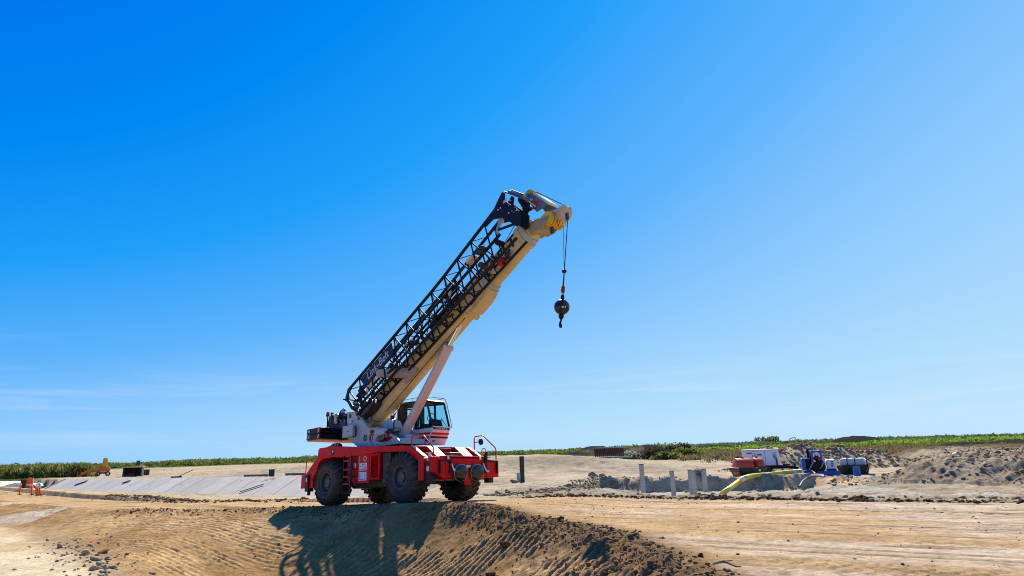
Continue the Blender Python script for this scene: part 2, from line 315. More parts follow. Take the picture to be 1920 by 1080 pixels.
def height(x, y, detail=True):
    x = np.asarray(x, float); y = np.asarray(y, float)
    dc, s_c, zc = pdist(x, y, CREST); df, s_f, _ = pdist(x, y, FOOT); db, s_b, _ = pdist(x, y, BACK)
    in_s = inside(x, y, SLOPE_POLY); in_l = inside(x, y, LOW_POLY); in_r = inside(x, y, ROAD_POLY)
    back = ~(in_s | in_l | in_r)
    LOW = -.75 - .95 * sst(-12.5, -7.5, x)
    n1 = fbm(x, y, 6, 4, 1); n2 = fbm(x, y, 1.2, 4, 5); n3 = fbm(x, y, .28, 3, 9)
    # road: level with the crane's wheels near it
    wcr = 1 - sst(4, 11, np.hypot(x + 5, y - 27))
    plane = PLq[0] * x + PLq[1] * y + PLq[2]
    zroad = np.where(x < -5, -.28 * sst(-12, -34, x), .2 * sst(-5, 1.5, x)) + .02 * n1
    zroad = zroad * (1 - wcr) + plane * wcr
    t = dc / (dc + df + 1e-6)
    Ls = 2.9 + 2.6 * sst(-6, -10.5, x) + 1.0 * sst(-2, 1, x)
    tt = 1 - np.exp(-(dc / Ls) ** 1.5); tt = tt * (1 - t ** 1.5) + t ** 1.5
    wl_ = sst(-9, -13, x); tt = tt * (1 - wl_) + wl_ * (t * .6 + .4 * t * t * (3 - 2 * t))
    zc2 = zc * (1 - wcr) + plane * wcr
    zs = (zc2 + .02 * n1 * (1 - wcr)) * (1 - tt) + LOW * tt
    z = np.where(in_r, zroad, 0) + np.where(in_s, zs, 0) + np.where(in_l, LOW, 0)
    # land behind the road
    sd_ = (x - CT0.x) * cnor.x + (y - CT0.y) * cnor.y     # + = camera side of the bank's top line
    al = (x - CT0.x) * cdir.x + (y - CT0.y) * cdir.y
    wl = 1 - sst(-14, -4, x) 
    zl = -2.75 * np.tanh(.107 * db / 2.75 * (1 + .012 * db))
    zl = np.where(sd_ < 9, zl + (-2.8 - zl) * sst(14, 4, sd_), zl)
    bank = -.62 - .5 * np.clip(sd_, 0, 4.4)
    zl = np.where((sd_ < 4.4) & (al > -3) & (al < 112), bank, zl)
    zl = np.where(sd_ <= 0, -.62, zl)
    zl = np.where((al <= -3) & (sd_ > 0), zl + (-.62 - zl) * sst(0, -14, al + 3), zl)
    zr = -.6 * (1 - np.exp(-db / 9))
    z_b = zl * wl + zr * (1 - wl)
    z_b = np.where((sd_ > 0) | (x > -14), z_b, -.6)
    z_b = z_b * (1 - wcr * 0) 
    # sand berm beyond the bank, left centre
    d_far = np.hypot(x, y)
    z_b = z_b + 1.35 * sst(-6, -16, sd_) * sst(-75, -30, x) * (1 - sst(190, 260, d_far)) * sst(30, 5, x)
    z_b = z_b + .55 * sst(0, -7, sd_) * sst(70, 78, y) * sst(-30, -12, x) * sst(22, 6, x) * (1 - sst(150, 240, d_far)) * (.6 + .4 * n1)
    # trench
    it = inside(x + .35 * n2, y + .45 * n2 + .3 * n1, TRENCH); dt, _, _ = pdist(x, y, TRENCH[:11]); dtf, _, _ = pdist(x, y, TRENCH + [TRENCH[0]])
    z_b = np.where(it & back, z_b + (-1.5 - z_b) * sst(0.0, 1.0, dt) * sst(0, 7, dtf + np.where(y > 44, 10, 0)), z_b)
    z_b = z_b + np.where(~it & back, .28 * np.exp(-(dt / .9) ** 2) * (.4 + .8 * n2), 0)
    # rubble mound right
    im = inside(x + .9 * n2 + 1.5 * n1, y + .9 * n2, M_TOE); dm, _, _ = pdist(x, y, M_TOE + [M_TOE[0]])
    mh = 1.25 * sst(0, 4.2, dm) + .45 * sst(14, 50, dm) + .3 * n1 * sst(1, 6, dm) + .32 * n2 * sst(0.3, 3, dm) + .10 * n3 * sst(0.2, 2, dm)
    z_b = np.where(im & back, z_b + mh, z_b)
    for hx, hy, hr, hh in HEAPS:
        d = np.hypot(x - hx, (y - hy) * 1.0) + .35 * n2 + .5 * n1
        z_b = np.where(back & (d < hr), np.maximum(z_b, -.6 + hh * (1 - np.maximum(d, 0) / hr) * (sst(0, .25, d / hr) * .12 + .88)), z_b)
    for hx, hy, hr, hh in FARM:
        d = np.hypot(x - hx, (y - hy) * .6) + 2.0 * fbm(x, y, 9, 3, 4)
        z_b = z_b + np.maximum(0, hh * (1 - (np.maximum(d, 0) / hr) ** 1.5)) * (d < hr)
    rough = .05 + .05 * sst(2, 8, db) + .05 * ((x > 0) & (db < 22))
    z_b = z_b + rough * n2 + .4 * rough * n3
    z_b = z_b + 2.5 * sst(350, 1600, d_far) * (fbm(x, y, 260, 3, 77) * .4 + .5)
    z = np.where(back, z_b, z)
    # windrow along the far edge of the road
    rid = (.17 + .12 * fbm(x, y, 2.2, 3, 33)) * sst(-1.5, 3, x) + (.05 + .06 * n1) * sst(-8, -11, x)
    dbs = np.where(back, db, -db)
    z = z + rid * np.exp(-((dbs - .45) / np.where(dbs < .45, .34, .8)) ** 2) * (1 + .9 * n3 + .5 * n2)
    # crest lip on the near side of the road
    dcs = np.where(in_s, dc, -dc)
    lip = (.05 + .05 * sst(-4, 1.5, x)) * np.exp(-((dcs - .45) / .45) ** 2)
    z = z + lip * (1 + .8 * n3 + .5 * n2) * (in_s | in_r)
    if detail:
        # ruts along the road
        rx, ry = .845, -.535
        u = x * rx + y * ry; v = -x * ry + y * rx
        rut = fbm(u * .05, v, .45, 4, 21) * .018 + fbm(u * .12, v, .12, 2, 27) * .006
        z = z + np.where(in_r, rut * sst(0, .8, dc), 0) + np.where(in_r, .012 * n2 * (.3 + sst(-.1, .5, n1)), 0)
        # bulldozer cleat ribs pressed in the bank, in passes that follow the crest
        m1 = sst(.5, 1.0, dc) * sst(.5, 2, df)
        w = x * .74 - y * .67 + .25 * n1
        left_ = x < -7.2
        w = np.where(left_, x * .50 + y * .86 + .2 * n1 + .03 * n2, w)
        w = w + .02 * n2 + .12 * fbm(x, y, 5, 2, 191)
        ph = w / np.where(left_, .21, .25) * 2 * math.pi
        band = sst(-.22, .0, fbm((x * .67 + y * .74) * 1.0, (x * .74 - y * .67) * .12, .9, 2, 41)) 
        lane = 1
        brk = sst(-.42, .0, fbm(x, y, .9, 4, 51, .55)) * (.85 + .35 * n3)
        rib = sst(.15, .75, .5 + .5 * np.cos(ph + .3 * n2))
        lum = (.035 + .045 * sst(-3, 1, x) * (dc < 6)) * n3 + .06 * n2 * (.5 + sst(0, 3, x + 3)) + .05 * n1
        amp = (.085 + .02 * sst(-9, -2, x)) * (.45 + .55 * sst(-22, -15, x)) * sst(0, .5, np.abs(x + 7.2)) * np.where(left_, .42, 1)
        z = z + np.where(in_s, m1 * (amp * (rib - .5) * band * lane * brk + lum * (1 - .45 * band * brk)) + (1 - m1) * lum * .7 * sst(0, .6, np.minimum(dc, df)), 0)
        rl = np.zeros(x.shape)
        for k_, v0 in enumerate(RUTS):
            vv = v0 + .55 * np.sin(u * .07 + k_ * 1.7) + .10 * n1
            rl = np.maximum(rl, np.exp(-((v - vv) / .055) ** 2) * sst(-.35, .1, fbm(u * .25, v * 0 + k_ * 7.0, 1.5, 3, 200 + k_)))
        z = z - np.where(in_r, rl * .030 * sst(.3, 1, dc), 0)
        n4 = fbm(x, y, .11, 2, 101)
        z = z + np.where(in_l, .010 * n2 + .006 * n3, 0) + n4 * np.where(in_s, .018 * m1, np.where(in_r, .004, np.where(in_l, .003, .03 * sst(1, 4, db))))
        tr_ = sst(.25, .5, fbm(u * .05, v, 1.4, 3, 151)); z = z - np.where(in_r, .022 * tr_ * (.5 + .5 * np.sign(np.sin(u * 18 + np.sin(v * 12) * 1.2))) * sst(.5, 1.5, dc), 0)
    if not detail: rib = rl = np.zeros(x.shape); m1 = rl; band = rl; brk = rl
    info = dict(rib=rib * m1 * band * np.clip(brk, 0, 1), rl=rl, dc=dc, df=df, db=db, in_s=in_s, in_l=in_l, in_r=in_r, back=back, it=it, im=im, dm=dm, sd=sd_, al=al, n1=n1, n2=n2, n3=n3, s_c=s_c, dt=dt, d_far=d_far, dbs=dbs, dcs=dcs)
    return z, info
def hz(x, y): return float(height(np.array([x]), np.array([y]), False)[0][0])

def build_ground():
    rr = [0.0]; r = 1.5
    rr = [0.001]
    def run(a, b, step):
        n = int((b - a) / step); return list(np.linspace(a, b, n, endpoint=False))
    rr += run(1, 8, .2) + run(8, 29, .043) + run(29, 37, .07) + run(37, 62, .13) + run(62, 130, .45)
    r = 130
    while r < 9000: rr.append(r); r *= 1.018
    rr = np.array(rr)
    fr = np.radians(np.linspace(-43, 43, 920)); side = np.radians(np.linspace(43, 317, 150)[1:-1])
    th = np.concatenate([fr, side]); nth = len(th); nr = len(rr)
    T, Rr = np.meshgrid(th, rr)
    X = (np.sin(T) * Rr).ravel(); Y = (np.cos(T) * Rr).ravel()
    Z, I = height(X, Y)
    co = np.stack([X, Y, Z], 1).astype(np.float32)
    i = np.arange(nr - 1)[:, None] * nth; j = np.arange(nth)[None, :]; j2 = (j + 1) % nth
    q = np.stack([i + j, i + nth + j, i + nth + j2, i + j2], -1).reshape(-1, 4)[:, ::-1]
    me = bpy.data.meshes.new('ground'); me.vertices.add(len(co)); me.vertices.foreach_set('co', co.ravel())
    me.loops.add(q.size); me.loops.foreach_set('vertex_index', q.ravel().astype(np.int32))
    me.polygons.add(len(q)); me.polygons.foreach_set('loop_start', (np.arange(len(q)) * 4).astype(np.int32)); me.polygons.foreach_set('loop_total', np.full(len(q), 4, np.int32))
    me.update(calc_edges=True); me.shade_smooth()
    # ground colours
    n1, n2, n3, db, dc, df = I['n1'], I['n2'], I['n3'], I['db'], I['dc'], I['df']
    def c3(c): return np.array(c)[None, :]
    def mixc(a, b, t): return a + (b - a) * np.clip(t, 0, 1)[:, None]
    nA = fbm(X, Y, 3.5, 4, 61); nB = fbm(X, Y, 25, 4, 71)
    col = np.tile(c3((.50, .40, .27)), (len(X), 1))
    # back land
    col = mixc(col, c3((.58, .48, .34)), sst(-.2, .5, nA + nB))
    tan = (X < 60) & (I['d_far'] < 420)
    col = np.where(tan[:, None], mixc(col, c3((.60, .48, .33)), .6 * sst(-.3, .3, nB)), col)
    sandw = sst(16, 2, db) * sst(-3, -9, X)
    col = mixc(col, c3((.62, .46, .25)), sandw * I['back'])
    rw = sst(26, 2, db) * sst(-2, 3, X) * I['back']
    col = mixc(col, c3((.42, .34, .23)), rw)
    for (cx_, cy_, ra, rb, cc) in [(6.5, 95, 9, 20, (.40, .32, .22)), (-2, 60, 5, 9, (.42, .34, .24)), (14, 75, 7, 8, (.45, .37, .27)), (2, 42, 5, 6, (.36, .29, .21)), (-18, 130, 22, 14, (.42, .36, .26))]:
        dd_ = np.hypot((X - cx_) / ra, (Y - cy_) / rb) + .5 * nA; col = mixc(col, c3(cc), .8 * sst(1.1, .6, dd_) * I['back'])
    # trench walls ochre, floor pale
    col = mixc(col, c3((.74, .52, .30)), I['it'] * sst(1.3, .5, I['dt']))
    col = mixc(col, c3((.5, .45, .36)), I['it'] * sst(1, 3, I['dt']))
    col = np.where(I['im'][:, None] & I['back'][:, None], mixc(np.tile(c3((.42, .34, .235)), (len(X), 1)), c3((.30, .21, .13)), sst(-.1, .5, nA) * sst(2, 9, I['dm'])), col)
    for hx, hy, hr, hh in HEAPS:
        d = np.hypot(X - hx, Y - hy); col = mixc(col, c3((.72, .53, .32)), sst(hr * 1.15, hr * .8, d) * I['back'])
    # pale pan and strips between
    col = mixc(col, c3((.66, .58, .47)), sst(.5, .1, np.abs(db - 11.5 - n1 * 1.2) / 1.6) * (X > 15) * (X < 45) * I['back'] * (~I['im']) * .8)
    # grass and marsh beyond
    ang = np.arctan2(X, Y); D = I['d_far']
    lg = sst(-6, -26, I['sd'] + 60 * nB - 60) * 0
    far = sst(235, 275, D + 50 * nB)
    far = np.maximum(far, sst(78, 92, D + 22 * nB) * sst(.30, .36, ang) )
    far = np.maximum(far, sst(128, 140, D + 20 * nB) * sst(.17, .22, ang))
    far = np.where(ang < -.05, sst(360, 420, D + 40 * nB), far)
    far = np.maximum(far, sst(155, 175, D + 10 * nB) * sst(-.60, -.64, ang))
    green = mixc(np.tile(c3((.115, .175, .022)), (len(X), 1)), c3((.060, .095, .022)), sst(-.2, .4, fbm(X, Y, 40, 4, 81)))
    marsh = mixc(np.tile(c3((.20, .135, .085)), (len(X), 1)), c3((.13, .125, .045)), sst(-.2, .4, nA + nB))
    gcol = mixc(marsh, green, np.maximum(sst(165, 230, D + 60 * nB), sst(.1, .0, ang)))
    pale = sst(.32, .45, fbm(X * .35, Y, 30, 3, 91)) * sst(300, 400, D)
    gcol = mixc(gcol, c3((.46, .44, .38)), pale * .7)
    col = mixc(col, gcol, far * I['back'])
    for hx, hy, hr, hh in FARM:
        d = np.hypot(X - hx, (Y - hy) * .6); col = mixc(col, c3((.045, .045, .04)), sst(hr * 1.1, hr * .9, d))  # shade on the distant dirt mounds painted in as a near-black colour
    # road
    u = X * .845 - Y * .535; v = X * .535 + Y * .845
    st = fbm(u * .06, v, .8, 4, 22)
    road = mixc(np.tile(c3((.62, .41, .215)), (len(X), 1)), c3((.72, .56, .40)), sst(-.35, .5, st + .6 * nA + .045 * (X - 4)))
    road = mixc(road, c3((.30, .20, .11)), .85 * sst(.18, .45, fbm(u * .08, v, .5, 5, 23)) * sst(.0, .3, nA + .1))
    road = mixc(road, c3((.33, .22, .12)), .55 * sst(.22, .5, fbm(u * .10, v, .16, 3, 171)) * sst(-.2, .3, nA))
    road = mixc(road, c3((.40, .27, .16)), .5 * sst(.25, .5, fbm(X, Y, .22, 3, 173)))
    col = np.where(I['in_r'][:, None], road, col)
    col = mixc(col, c3((.34, .22, .12)), I['rl'] * .6 * I['in_r'])
    # bank
    bank = mixc(np.tile(c3((.40, .235, .10)), (len(X), 1)), c3((.58, .37, .17)), sst(-.3, .5, nA + .5 * n2))
    bank = mixc(bank, c3((.62, .50, .35)), sst(-16, -19, X + 1.5 * nA) * sst(.0, .12, fbm(X * .55 + Y * .2, Y * 1.3, 2.4, 2, 95)) * .95)
    bank = mixc(bank, c3((.24, .15, .075)), sst(.15, .5, n3 + .5 * n2) * .6 + .4 * sst(-4, 1, X) * sst(-.1, .4, n3 + n2))
    bank = 1.22 * bank * (1 + .38 * (I['rib'] - .25))[:, None]  # colour follows the ribs: tops paler, grooves darker
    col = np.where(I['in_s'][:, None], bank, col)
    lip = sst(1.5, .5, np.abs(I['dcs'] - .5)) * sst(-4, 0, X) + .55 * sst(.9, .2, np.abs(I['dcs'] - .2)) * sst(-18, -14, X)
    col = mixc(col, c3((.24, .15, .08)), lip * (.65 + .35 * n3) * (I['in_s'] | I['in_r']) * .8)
    low = mixc(np.tile(c3((.78, .62, .40)), (len(X), 1)), c3((.68, .49, .27)), sst(0, .5, nA))
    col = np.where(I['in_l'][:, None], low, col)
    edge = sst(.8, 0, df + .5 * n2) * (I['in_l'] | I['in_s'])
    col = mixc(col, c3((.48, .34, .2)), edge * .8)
    # windrow
    wr = np.exp(-((I['dbs'] - .45) / .7) ** 2) * sst(-1, 2, X); col = mixc(col, c3((.13, .095, .065)), wr * (1.0 + .3 * n3))
    mid = I['back'] & (D < 420)
    nC = fbm(X, Y, 1.6, 5, 131, .65); nD = fbm(X, Y, .35, 3, 137)
    col = col * np.where(mid, 1 - .30 * sst(.05, .45, nC) - .12 * sst(0, .5, nA), 1)[:, None]
    col = mixc(col, c3((.30, .22, .14)), mid * .35 * sst(.1, .4, fbm(X, Y * .5, 7, 4, 141)) * (X < 60))
    col = col * .60
    col = np.clip(col * (1 + .16 * n3 + .12 * n2 + .14 * nD)[:, None], .01, .9)
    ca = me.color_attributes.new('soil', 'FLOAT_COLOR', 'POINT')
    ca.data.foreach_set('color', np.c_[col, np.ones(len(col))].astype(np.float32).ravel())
    m = bpy.data.materials.new('earth'); m.use_nodes = True; t = m.node_tree; b = t.nodes['Principled BSDF']; b.inputs['Roughness'].default_value = 1.0; b.inputs['Specular IOR Level'].default_value = 0.0
    at = t.nodes.new('ShaderNodeAttribute'); at.attribute_name = 'soil'; cx = t.nodes.new('ShaderNodeTexCoord')
    n = t.nodes.new('ShaderNodeTexNoise'); n.inputs['Scale'].default_value = 9; n.inputs['Detail'].default_value = 9; n.inputs['Roughness'].default_value = .75
    nl = t.nodes.new('ShaderNodeTexNoise'); nl.inputs['Scale'].default_value = .9; nl.inputs['Detail'].default_value = 8; nl.inputs['Roughness'].default_value = .7
    mr = t.nodes.new('ShaderNodeMapRange'); mr.inputs[1].default_value = .28; mr.inputs[2].default_value = .72; mr.inputs[3].default_value = .58; mr.inputs[4].default_value = 1.36
    mr2 = t.nodes.new('ShaderNodeMapRange'); mr2.inputs[1].default_value = .3; mr2.inputs[2].default_value = .7; mr2.inputs[3].default_value = .84; mr2.inputs[4].default_value = 1.14
    mm = t.nodes.new('ShaderNodeMath'); mm.operation = 'MULTIPLY'
    mx = t.nodes.new('ShaderNodeMix'); mx.data_type = 'RGBA'; mx.blend_type = 'MULTIPLY'; mx.inputs[0].default_value = 1
    bp = t.nodes.new('ShaderNodeBump'); bp.inputs['Strength'].default_value = .9; bp.inputs['Distance'].default_value = .06
    L = t.links.new
    L(cx.outputs['Object'], n.inputs['Vector']); L(cx.outputs['Object'], nl.inputs['Vector']); L(n.outputs[0], mr.inputs[0]); L(nl.outputs[0], mr2.inputs[0])
    L(mr.outputs[0], mm.inputs[0]); L(mr2.outputs[0], mm.inputs[1]); L(at.outputs['Color'], mx.inputs[6]); L(mm.outputs[0], mx.inputs[7]); L(mx.outputs[2], b.inputs['Base Color'])
    L(n.outputs[0], bp.inputs['Height']); L(bp.outputs[0], b.inputs['Normal'])
    me.materials.append(m)
    g = bpy.data.objects.new('ground', me); C.objects.link(g); g['kind'] = 'structure'
    return g
build_ground()

# ------------------------------------------------------------------ rocks and clods (numpy, joined)
def ico(sub_):
    bm = bmesh.new(); bmesh.ops.create_icosphere(bm, subdivisions=sub_, radius=1); v = np.array([x.co[:] for x in bm.verts]); f = np.array([[y.index for y in x.verts] for x in bm.faces]); bm.free(); return v, f
ICO1, ICO2 = ico(1), ico(2)
def np_mesh(name, V, Fc, m, parent=None, smooth=False):
    me = bpy.data.meshes.new(name); k = Fc.shape[1]
    me.vertices.add(len(V)); me.vertices.foreach_set('co', V.astype(np.float32).ravel()); me.loops.add(Fc.size); me.loops.foreach_set('vertex_index', Fc.ravel().astype(np.int32))
    me.polygons.add(len(Fc)); me.polygons.foreach_set('loop_start', (np.arange(len(Fc)) * k).astype(np.int32)); me.polygons.foreach_set('loop_total', np.full(len(Fc), k, np.int32))
    me.update(calc_edges=True)
    if smooth: me.shade_smooth()
    me.materials.append(m); o = bpy.data.objects.new(name, me); C.objects.link(o)
    if parent: o.parent = parent
    return o
def clods(name, pts, sizes, m, label, sink=.25, cat='rubble'):
    pts = np.asarray(pts); sizes = np.asarray(sizes); v, f = ICO1; N = len(pts)
    zz = height(pts[:, 0], pts[:, 1])[0]
    J = 1 + .35 * (rng.random((N, len(v), 1)) - .5) * 2
    S = sizes[:, None, None] * (.6 + .8 * rng.random((N, 1, 3))) * np.array([1, 1, .7])
    a = rng.random(N) * 6.28; ca, sa = np.cos(a)[:, None], np.sin(a)[:, None]
    W = v[None] * J * S; X = W[..., 0] * ca - W[..., 1] * sa; Y = W[..., 0] * sa + W[..., 1] * ca
    P = np.stack([X + pts[:, 0:1], Y + pts[:, 1:2], W[..., 2] + (zz + sizes * (.5 - sink))[:, None]], -1)
    Fc = (f[None] + (np.arange(N) * len(v))[:, None, None]).reshape(-1, 3)
    o = np_mesh(name, P.reshape(-1, 3), Fc, m); return tag(o, label, cat, kind='stuff')
def along(pl, n, s0, s1, off, spread):
    """n points scattered along polyline pl between lengths s0..s1, pushed sideways"""
    seg = []; acc = 0
    for a, b in zip(pl[:-1], pl[1:]):
        L = math.hypot(b[0] - a[0], b[1] - a[1]); seg.append((acc, L, a, b)); acc += L
    out = []
    ss = s0 + (s1 - s0) * rng.random(n)
    for s in ss:
        for (c, L, a, b) in seg:
            if c <= s <= c + L:
                t = (s - c) / L; ex, ey = (b[0] - a[0]) / L, (b[1] - a[1]) / L; o = off + spread * rng.normal()
                out.append((a[0] + t * (b[0] - a[0]) - ey * o, a[1] + t * (b[1] - a[1]) + ex * o)); break
    return np.array(out)
def slen(pl, x):
    acc = 0
    for a, b in zip(pl[:-1], pl[1:]):
        L = math.hypot(b[0] - a[0], b[1] - a[1])
        if a[0] <= x <= b[0]: return acc + L * (x - a[0]) / (b[0] - a[0])
        acc += L
    return acc
def sz(n, a, b, p=2.5): return a + (b - a) * rng.random(n) ** p
p = along(BACK, 13000, slen(BACK, .3), slen(BACK, 27), .45, .34)
clods('windrow_clods', p, sz(len(p), .015, .075), CLODM, 'dark broken clods heaped in a low ridge along the far edge of the orange road', cat='earth clods')
p = along(BACK, 1500, slen(BACK, -27), slen(BACK, -10.5), .5, .45)
clods('roadside_clods', p, sz(len(p), .02, .11), CLODB, 'loose brown clods in a row behind the road, left of the crane', cat='earth clods')
p = along(CREST, 3000, slen(CREST, -3.5), slen(CREST, 2.4) + 8, -.55, .36)
clods('crest_clods', p, sz(len(p), .012, .05), CLODB, 'crumbled brown earth along the rounded lip of the bank beside the road', cat='earth clods')
p = along(CREST, 900, slen(CREST, -18), slen(CREST, -4), -.5, .4)
clods('bank_top_clods', p, sz(len(p), .012, .05), CLODM, 'small dark crumbs of earth on top of the bank in front of the crane', cat='earth clods')
# clods over the near bank
q = rng.random((9000, 2)) * np.array([20, 17]) + np.array([-16, 7]); _, I = height(q[:, 0], q[:, 1], False)
keep = I['in_s'] & (rng.random(len(q)) < np.clip(.10 + .5 * (q[:, 0] > -4) * (I['dc'] < 6) * (fbm(q[:, 0], q[:, 1], 1.6, 3, 5) > -.05), 0, 1)); q = q[keep]
clods('bank_clods', q, sz(len(q), .008, .042, 3.0), CLODB, 'small dark clods scattered over the cleat-marked earth bank', cat='earth clods')
q = along(FOOT, 420, slen(FOOT, -17), slen(FOOT, -8) + 3, 0.15, .55)
clods('foot_gravel', q, sz(len(q), .012, .07, 2), STONEM, 'loose grey gravel at the foot of the bank, lower left', cat='gravel')
EDGE = [(-1.2, 35.5), (2, 41), (6, 50), (7.5, 58)]
p = along(EDGE, 1500, 0, 24, 0, .9)
clods('track_edge_rubble', p, sz(len(p), .02, .16, 3), RUBBM, 'scattered grey rubble along the edge of the pale track behind the crane', cat='rubble')
q = rng.random((26000, 2)) * np.array([50, 58]) + np.array([1, 12]); _, I = height(q[:, 0], q[:, 1], False)
keep = I['back'] & (q[:, 1] < 70) & ((I['im'] & (I['dm'] < 22)) | ((I['db'] < 9) & (I['db'] > .8)) | (I['dt'] < 1.6)) & (rng.random(len(q)) < .75); q = q[keep]
clods('rubble', q, sz(len(q), .025, .15, 3.2), RUBBM, 'grey broken rubble strewn over the mounds behind the road at right', cat='rubble')
hp = []
for hx, hy, hr, hh in HEAPS:
    a = rng.random(450) * 6.28; r = hr * 1.2 * np.sqrt(rng.random(450)); hp.append(np.c_[hx + r * np.cos(a), hy + r * np.sin(a)])
hp = np.concatenate(hp); clods('heap_clods', hp, sz(len(hp), .05, .22, 2.5), HEAPM, 'brown lumps covering the spoil heaps behind the white generator', cat='earth clods')

q = rng.random((9000, 2)) * np.array([36, 30]) + np.array([-8, 5]); _, I = height(q[:, 0], q[:, 1], False)
q = q[I['in_r'] & (rng.random(len(q)) < .25 + .6 * sst(0, .4, fbm(q[:, 0], q[:, 1], 2, 3, 161)))]
clods('road_gravel', q, sz(len(q), .006, .03, 4), CLODB, 'fine brown crumbs scattered over the orange dirt road', cat='gravel')
def rock(name, x, y, s, label, group=None, m=STONEM, flat=.75, dz=None, cat='rock', rz=None):
    v, f = ICO2; v = v * (1 + .22 * (rng.random((len(v), 1)) - .5)) ; d = rng.normal(size=(9, 3)); d /= np.linalg.norm(d, axis=1)[:, None]
    for k in d:
        pr = v @ k; v = v - np.maximum(pr - .55, 0)[:, None] * k
    v = v * np.array([s * (1 + .5 * rng.random()), s * (.8 + .3 * rng.random()), s * flat])
    o = np_mesh(name, v, f, m); o.location = (x, y, float(height(np.array([x]), np.array([y]))[0][0]) + s * flat * .55 if dz is None else dz); o.rotation_euler = (rng.random() * .3, rng.random() * .3, rng.random() * 6 if rz is None else rz)
    return tag(o, label, cat, group)
for px, py, s, lb in [(160, 1040, .17, 'upright grey boulder at the foot of the bank, set apart from the loose stones'), (112, 1027, .14, 'dark small boulder farthest left beside the foot of the bank'), (195, 1039, .2, 'flat brown slab of rock lying on top of the loose stones, largest of the pile'),
                      (206, 1070, .16, 'long pale slab of rock leaning at the lower end of the stone pile'), (176, 1051, .13, 'dark blocky stone at the left edge of the stone pile'), (189, 1058, .15, 'grey squarish stone in the middle of the stone pile')]:
    g = G(px, py, -.75); rock('rock', g.x, g.y, s, lb, flat=.45 if 'slab' in lb else .8, m=CLODB if 'brown' in lb else STONEM)
for k in range(44):
    px = random.gauss(195, 15); py = 1050 + (px - 180) * .6 + random.gauss(4, 8); g = G(px, py, -.75)
    rock('rock', g.x, g.y, random.uniform(.035, .10), 'small pale broken stone in the pile at the foot of the bank, lower left', 'small stones of the pile at the foot of the bank')
for k, (px, py) in enumerate([(27, 1069), (97, 1069), (119, 1060), (116, 1043), (140, 1052), (103, 1039), (170, 1070), (150, 1074), (125, 1077), (148, 1066), (88, 1014)]):
    g = G(px, py, -.75); rock('rock', g.x, g.y, random.uniform(.035, .075), 'dark little stone lying alone on the pale dirt at lower left', 'dark little stones on the pale dirt')
for px, py, s, lb in [(1314, 1043, .07, 'dark stone sitting on the road edge at the lower right end of the bank'), (1104, 987, .05, 'small upright stone on the edge of the road above the bank')]:
    g = G(px, py, .22); rock('rock', g.x, g.y, s, lb, m=CLODM)
for px, py, z, s, lb in [(955, 1077, -.25, .13, 'flat brown stone half buried at the bottom of the bank'), (920, 1032, -.2, .17, 'flat tan slab lying among dark clods on the bank'), (946, 1005, -.05, .16, 'round dark clod the size of a football on the bank'), (1052, 987, .1, .13, 'long dark clod on the crest of the bank')]:
    g = G(px, py, z); rock('rock', g.x, g.y, s, lb, m=CLODM if 'dark' in lb else CLODB, flat=.35 if 'flat' in lb else .6)
for px, py, s, lb in [(1129, 897, .42, 'largest grey block at the left end of the trench rim'), (1139, 899, .34, 'rounded grey block next to the largest one on the trench rim'), (1113, 914, .5, 'pale sloping block at the left end of the trench floor'), (1142, 921, .4, 'white jagged stone on the trench floor, left of the tallest pile'), (1313, 917, .5, 'pale pointed stone between two concrete piles in the trench')]:
    z = -.5 if py < 905 else -1.4; g = G(px, py, z); rock('rock', g.x, g.y, s, lb, m=RUBBM, flat=.8)

# ------------------------------------------------------------------ concrete canal bank
bank_t = thing('canal_lining', 'long sloping bank of pale grey concrete slabs beyond the road, left of the crane', 'concrete bank', (CT0.x, CT0.y, -.6), math.atan2(cdir.y, cdir.x))
NS = 21; total = (CT1 - CT0).length + 3; sw = total / NS
mb = MB(); mb.hexa([(0.04, .15, .02), (sw - .04, .15, .02), (sw - .04, -4.75, -2.37), (0.04, -4.75, -2.37)], [(0.04, .15, .10), (sw - .04, .15, .10), (sw - .04, -4.75, -2.29), (0.04, -4.75, -2.29)])
s0 = mb.build('slab', SLAB, bank_t, bevel=.015)
for k in range(1, NS):
    c = s0.copy(); C.objects.link(c); c.parent = bank_t; c.location = (k * sw, 0, random.uniform(-.012, .012))
mb = MB(); mb.hexa([(-.5, -4.75, -2.34), (total, -4.75, -2.34), (total, -6.8, -2.45), (-.5, -6.8, -2.45)], [(-.5, -4.75, -2.22), (total, -4.75, -2.22), (total, -6.8, -2.35), (-.5, -6.8, -2.35)])
mb.build('toe_strip', mat('damp_concrete', (.25, .25, .245), .8, noise=.3, scale=.6, dirt=(.34, .28, .2), dirt_amt=.6), bank_t)
mb = MB(); mb.tube([(0.1, .2, .16), (0.1, -4.3, -1.98)], .09, 8); mb.build('yellow_edge_strip', YHOSE, bank_t)
for al, b0, L, lab in [(9, -.6, 2.6, 'dark board lying on the concrete bank near its left end'), (22.5, -.6, 1.6, 'short dark board lying on the concrete bank right of the longer one')]:
    t = thing('board', lab, 'board', (CT0.x, CT0.y, -.6), math.atan2(cdir.y, cdir.x))
    mb = MB(); mb.hexa([(al, b0, b0 * .488 + .10), (al + .5, b0 - .1, b0 * .488 + .06), (al + .5 - L * .5, b0 - L * .6, (b0 - L * .6) * .488 + .08), (al - L * .5, b0 - L * .5, (b0 - L * .5) * .488 + .1)],
                       [(al, b0, b0 * .488 + .16), (al + .5, b0 - .1, b0 * .488 + .12), (al + .5 - L * .5, b0 - L * .6, (b0 - L * .6) * .488 + .14), (al - L * .5, b0 - L * .5, (b0 - L * .5) * .488 + .16)])
    mb.build('plank', BLACKP, t)
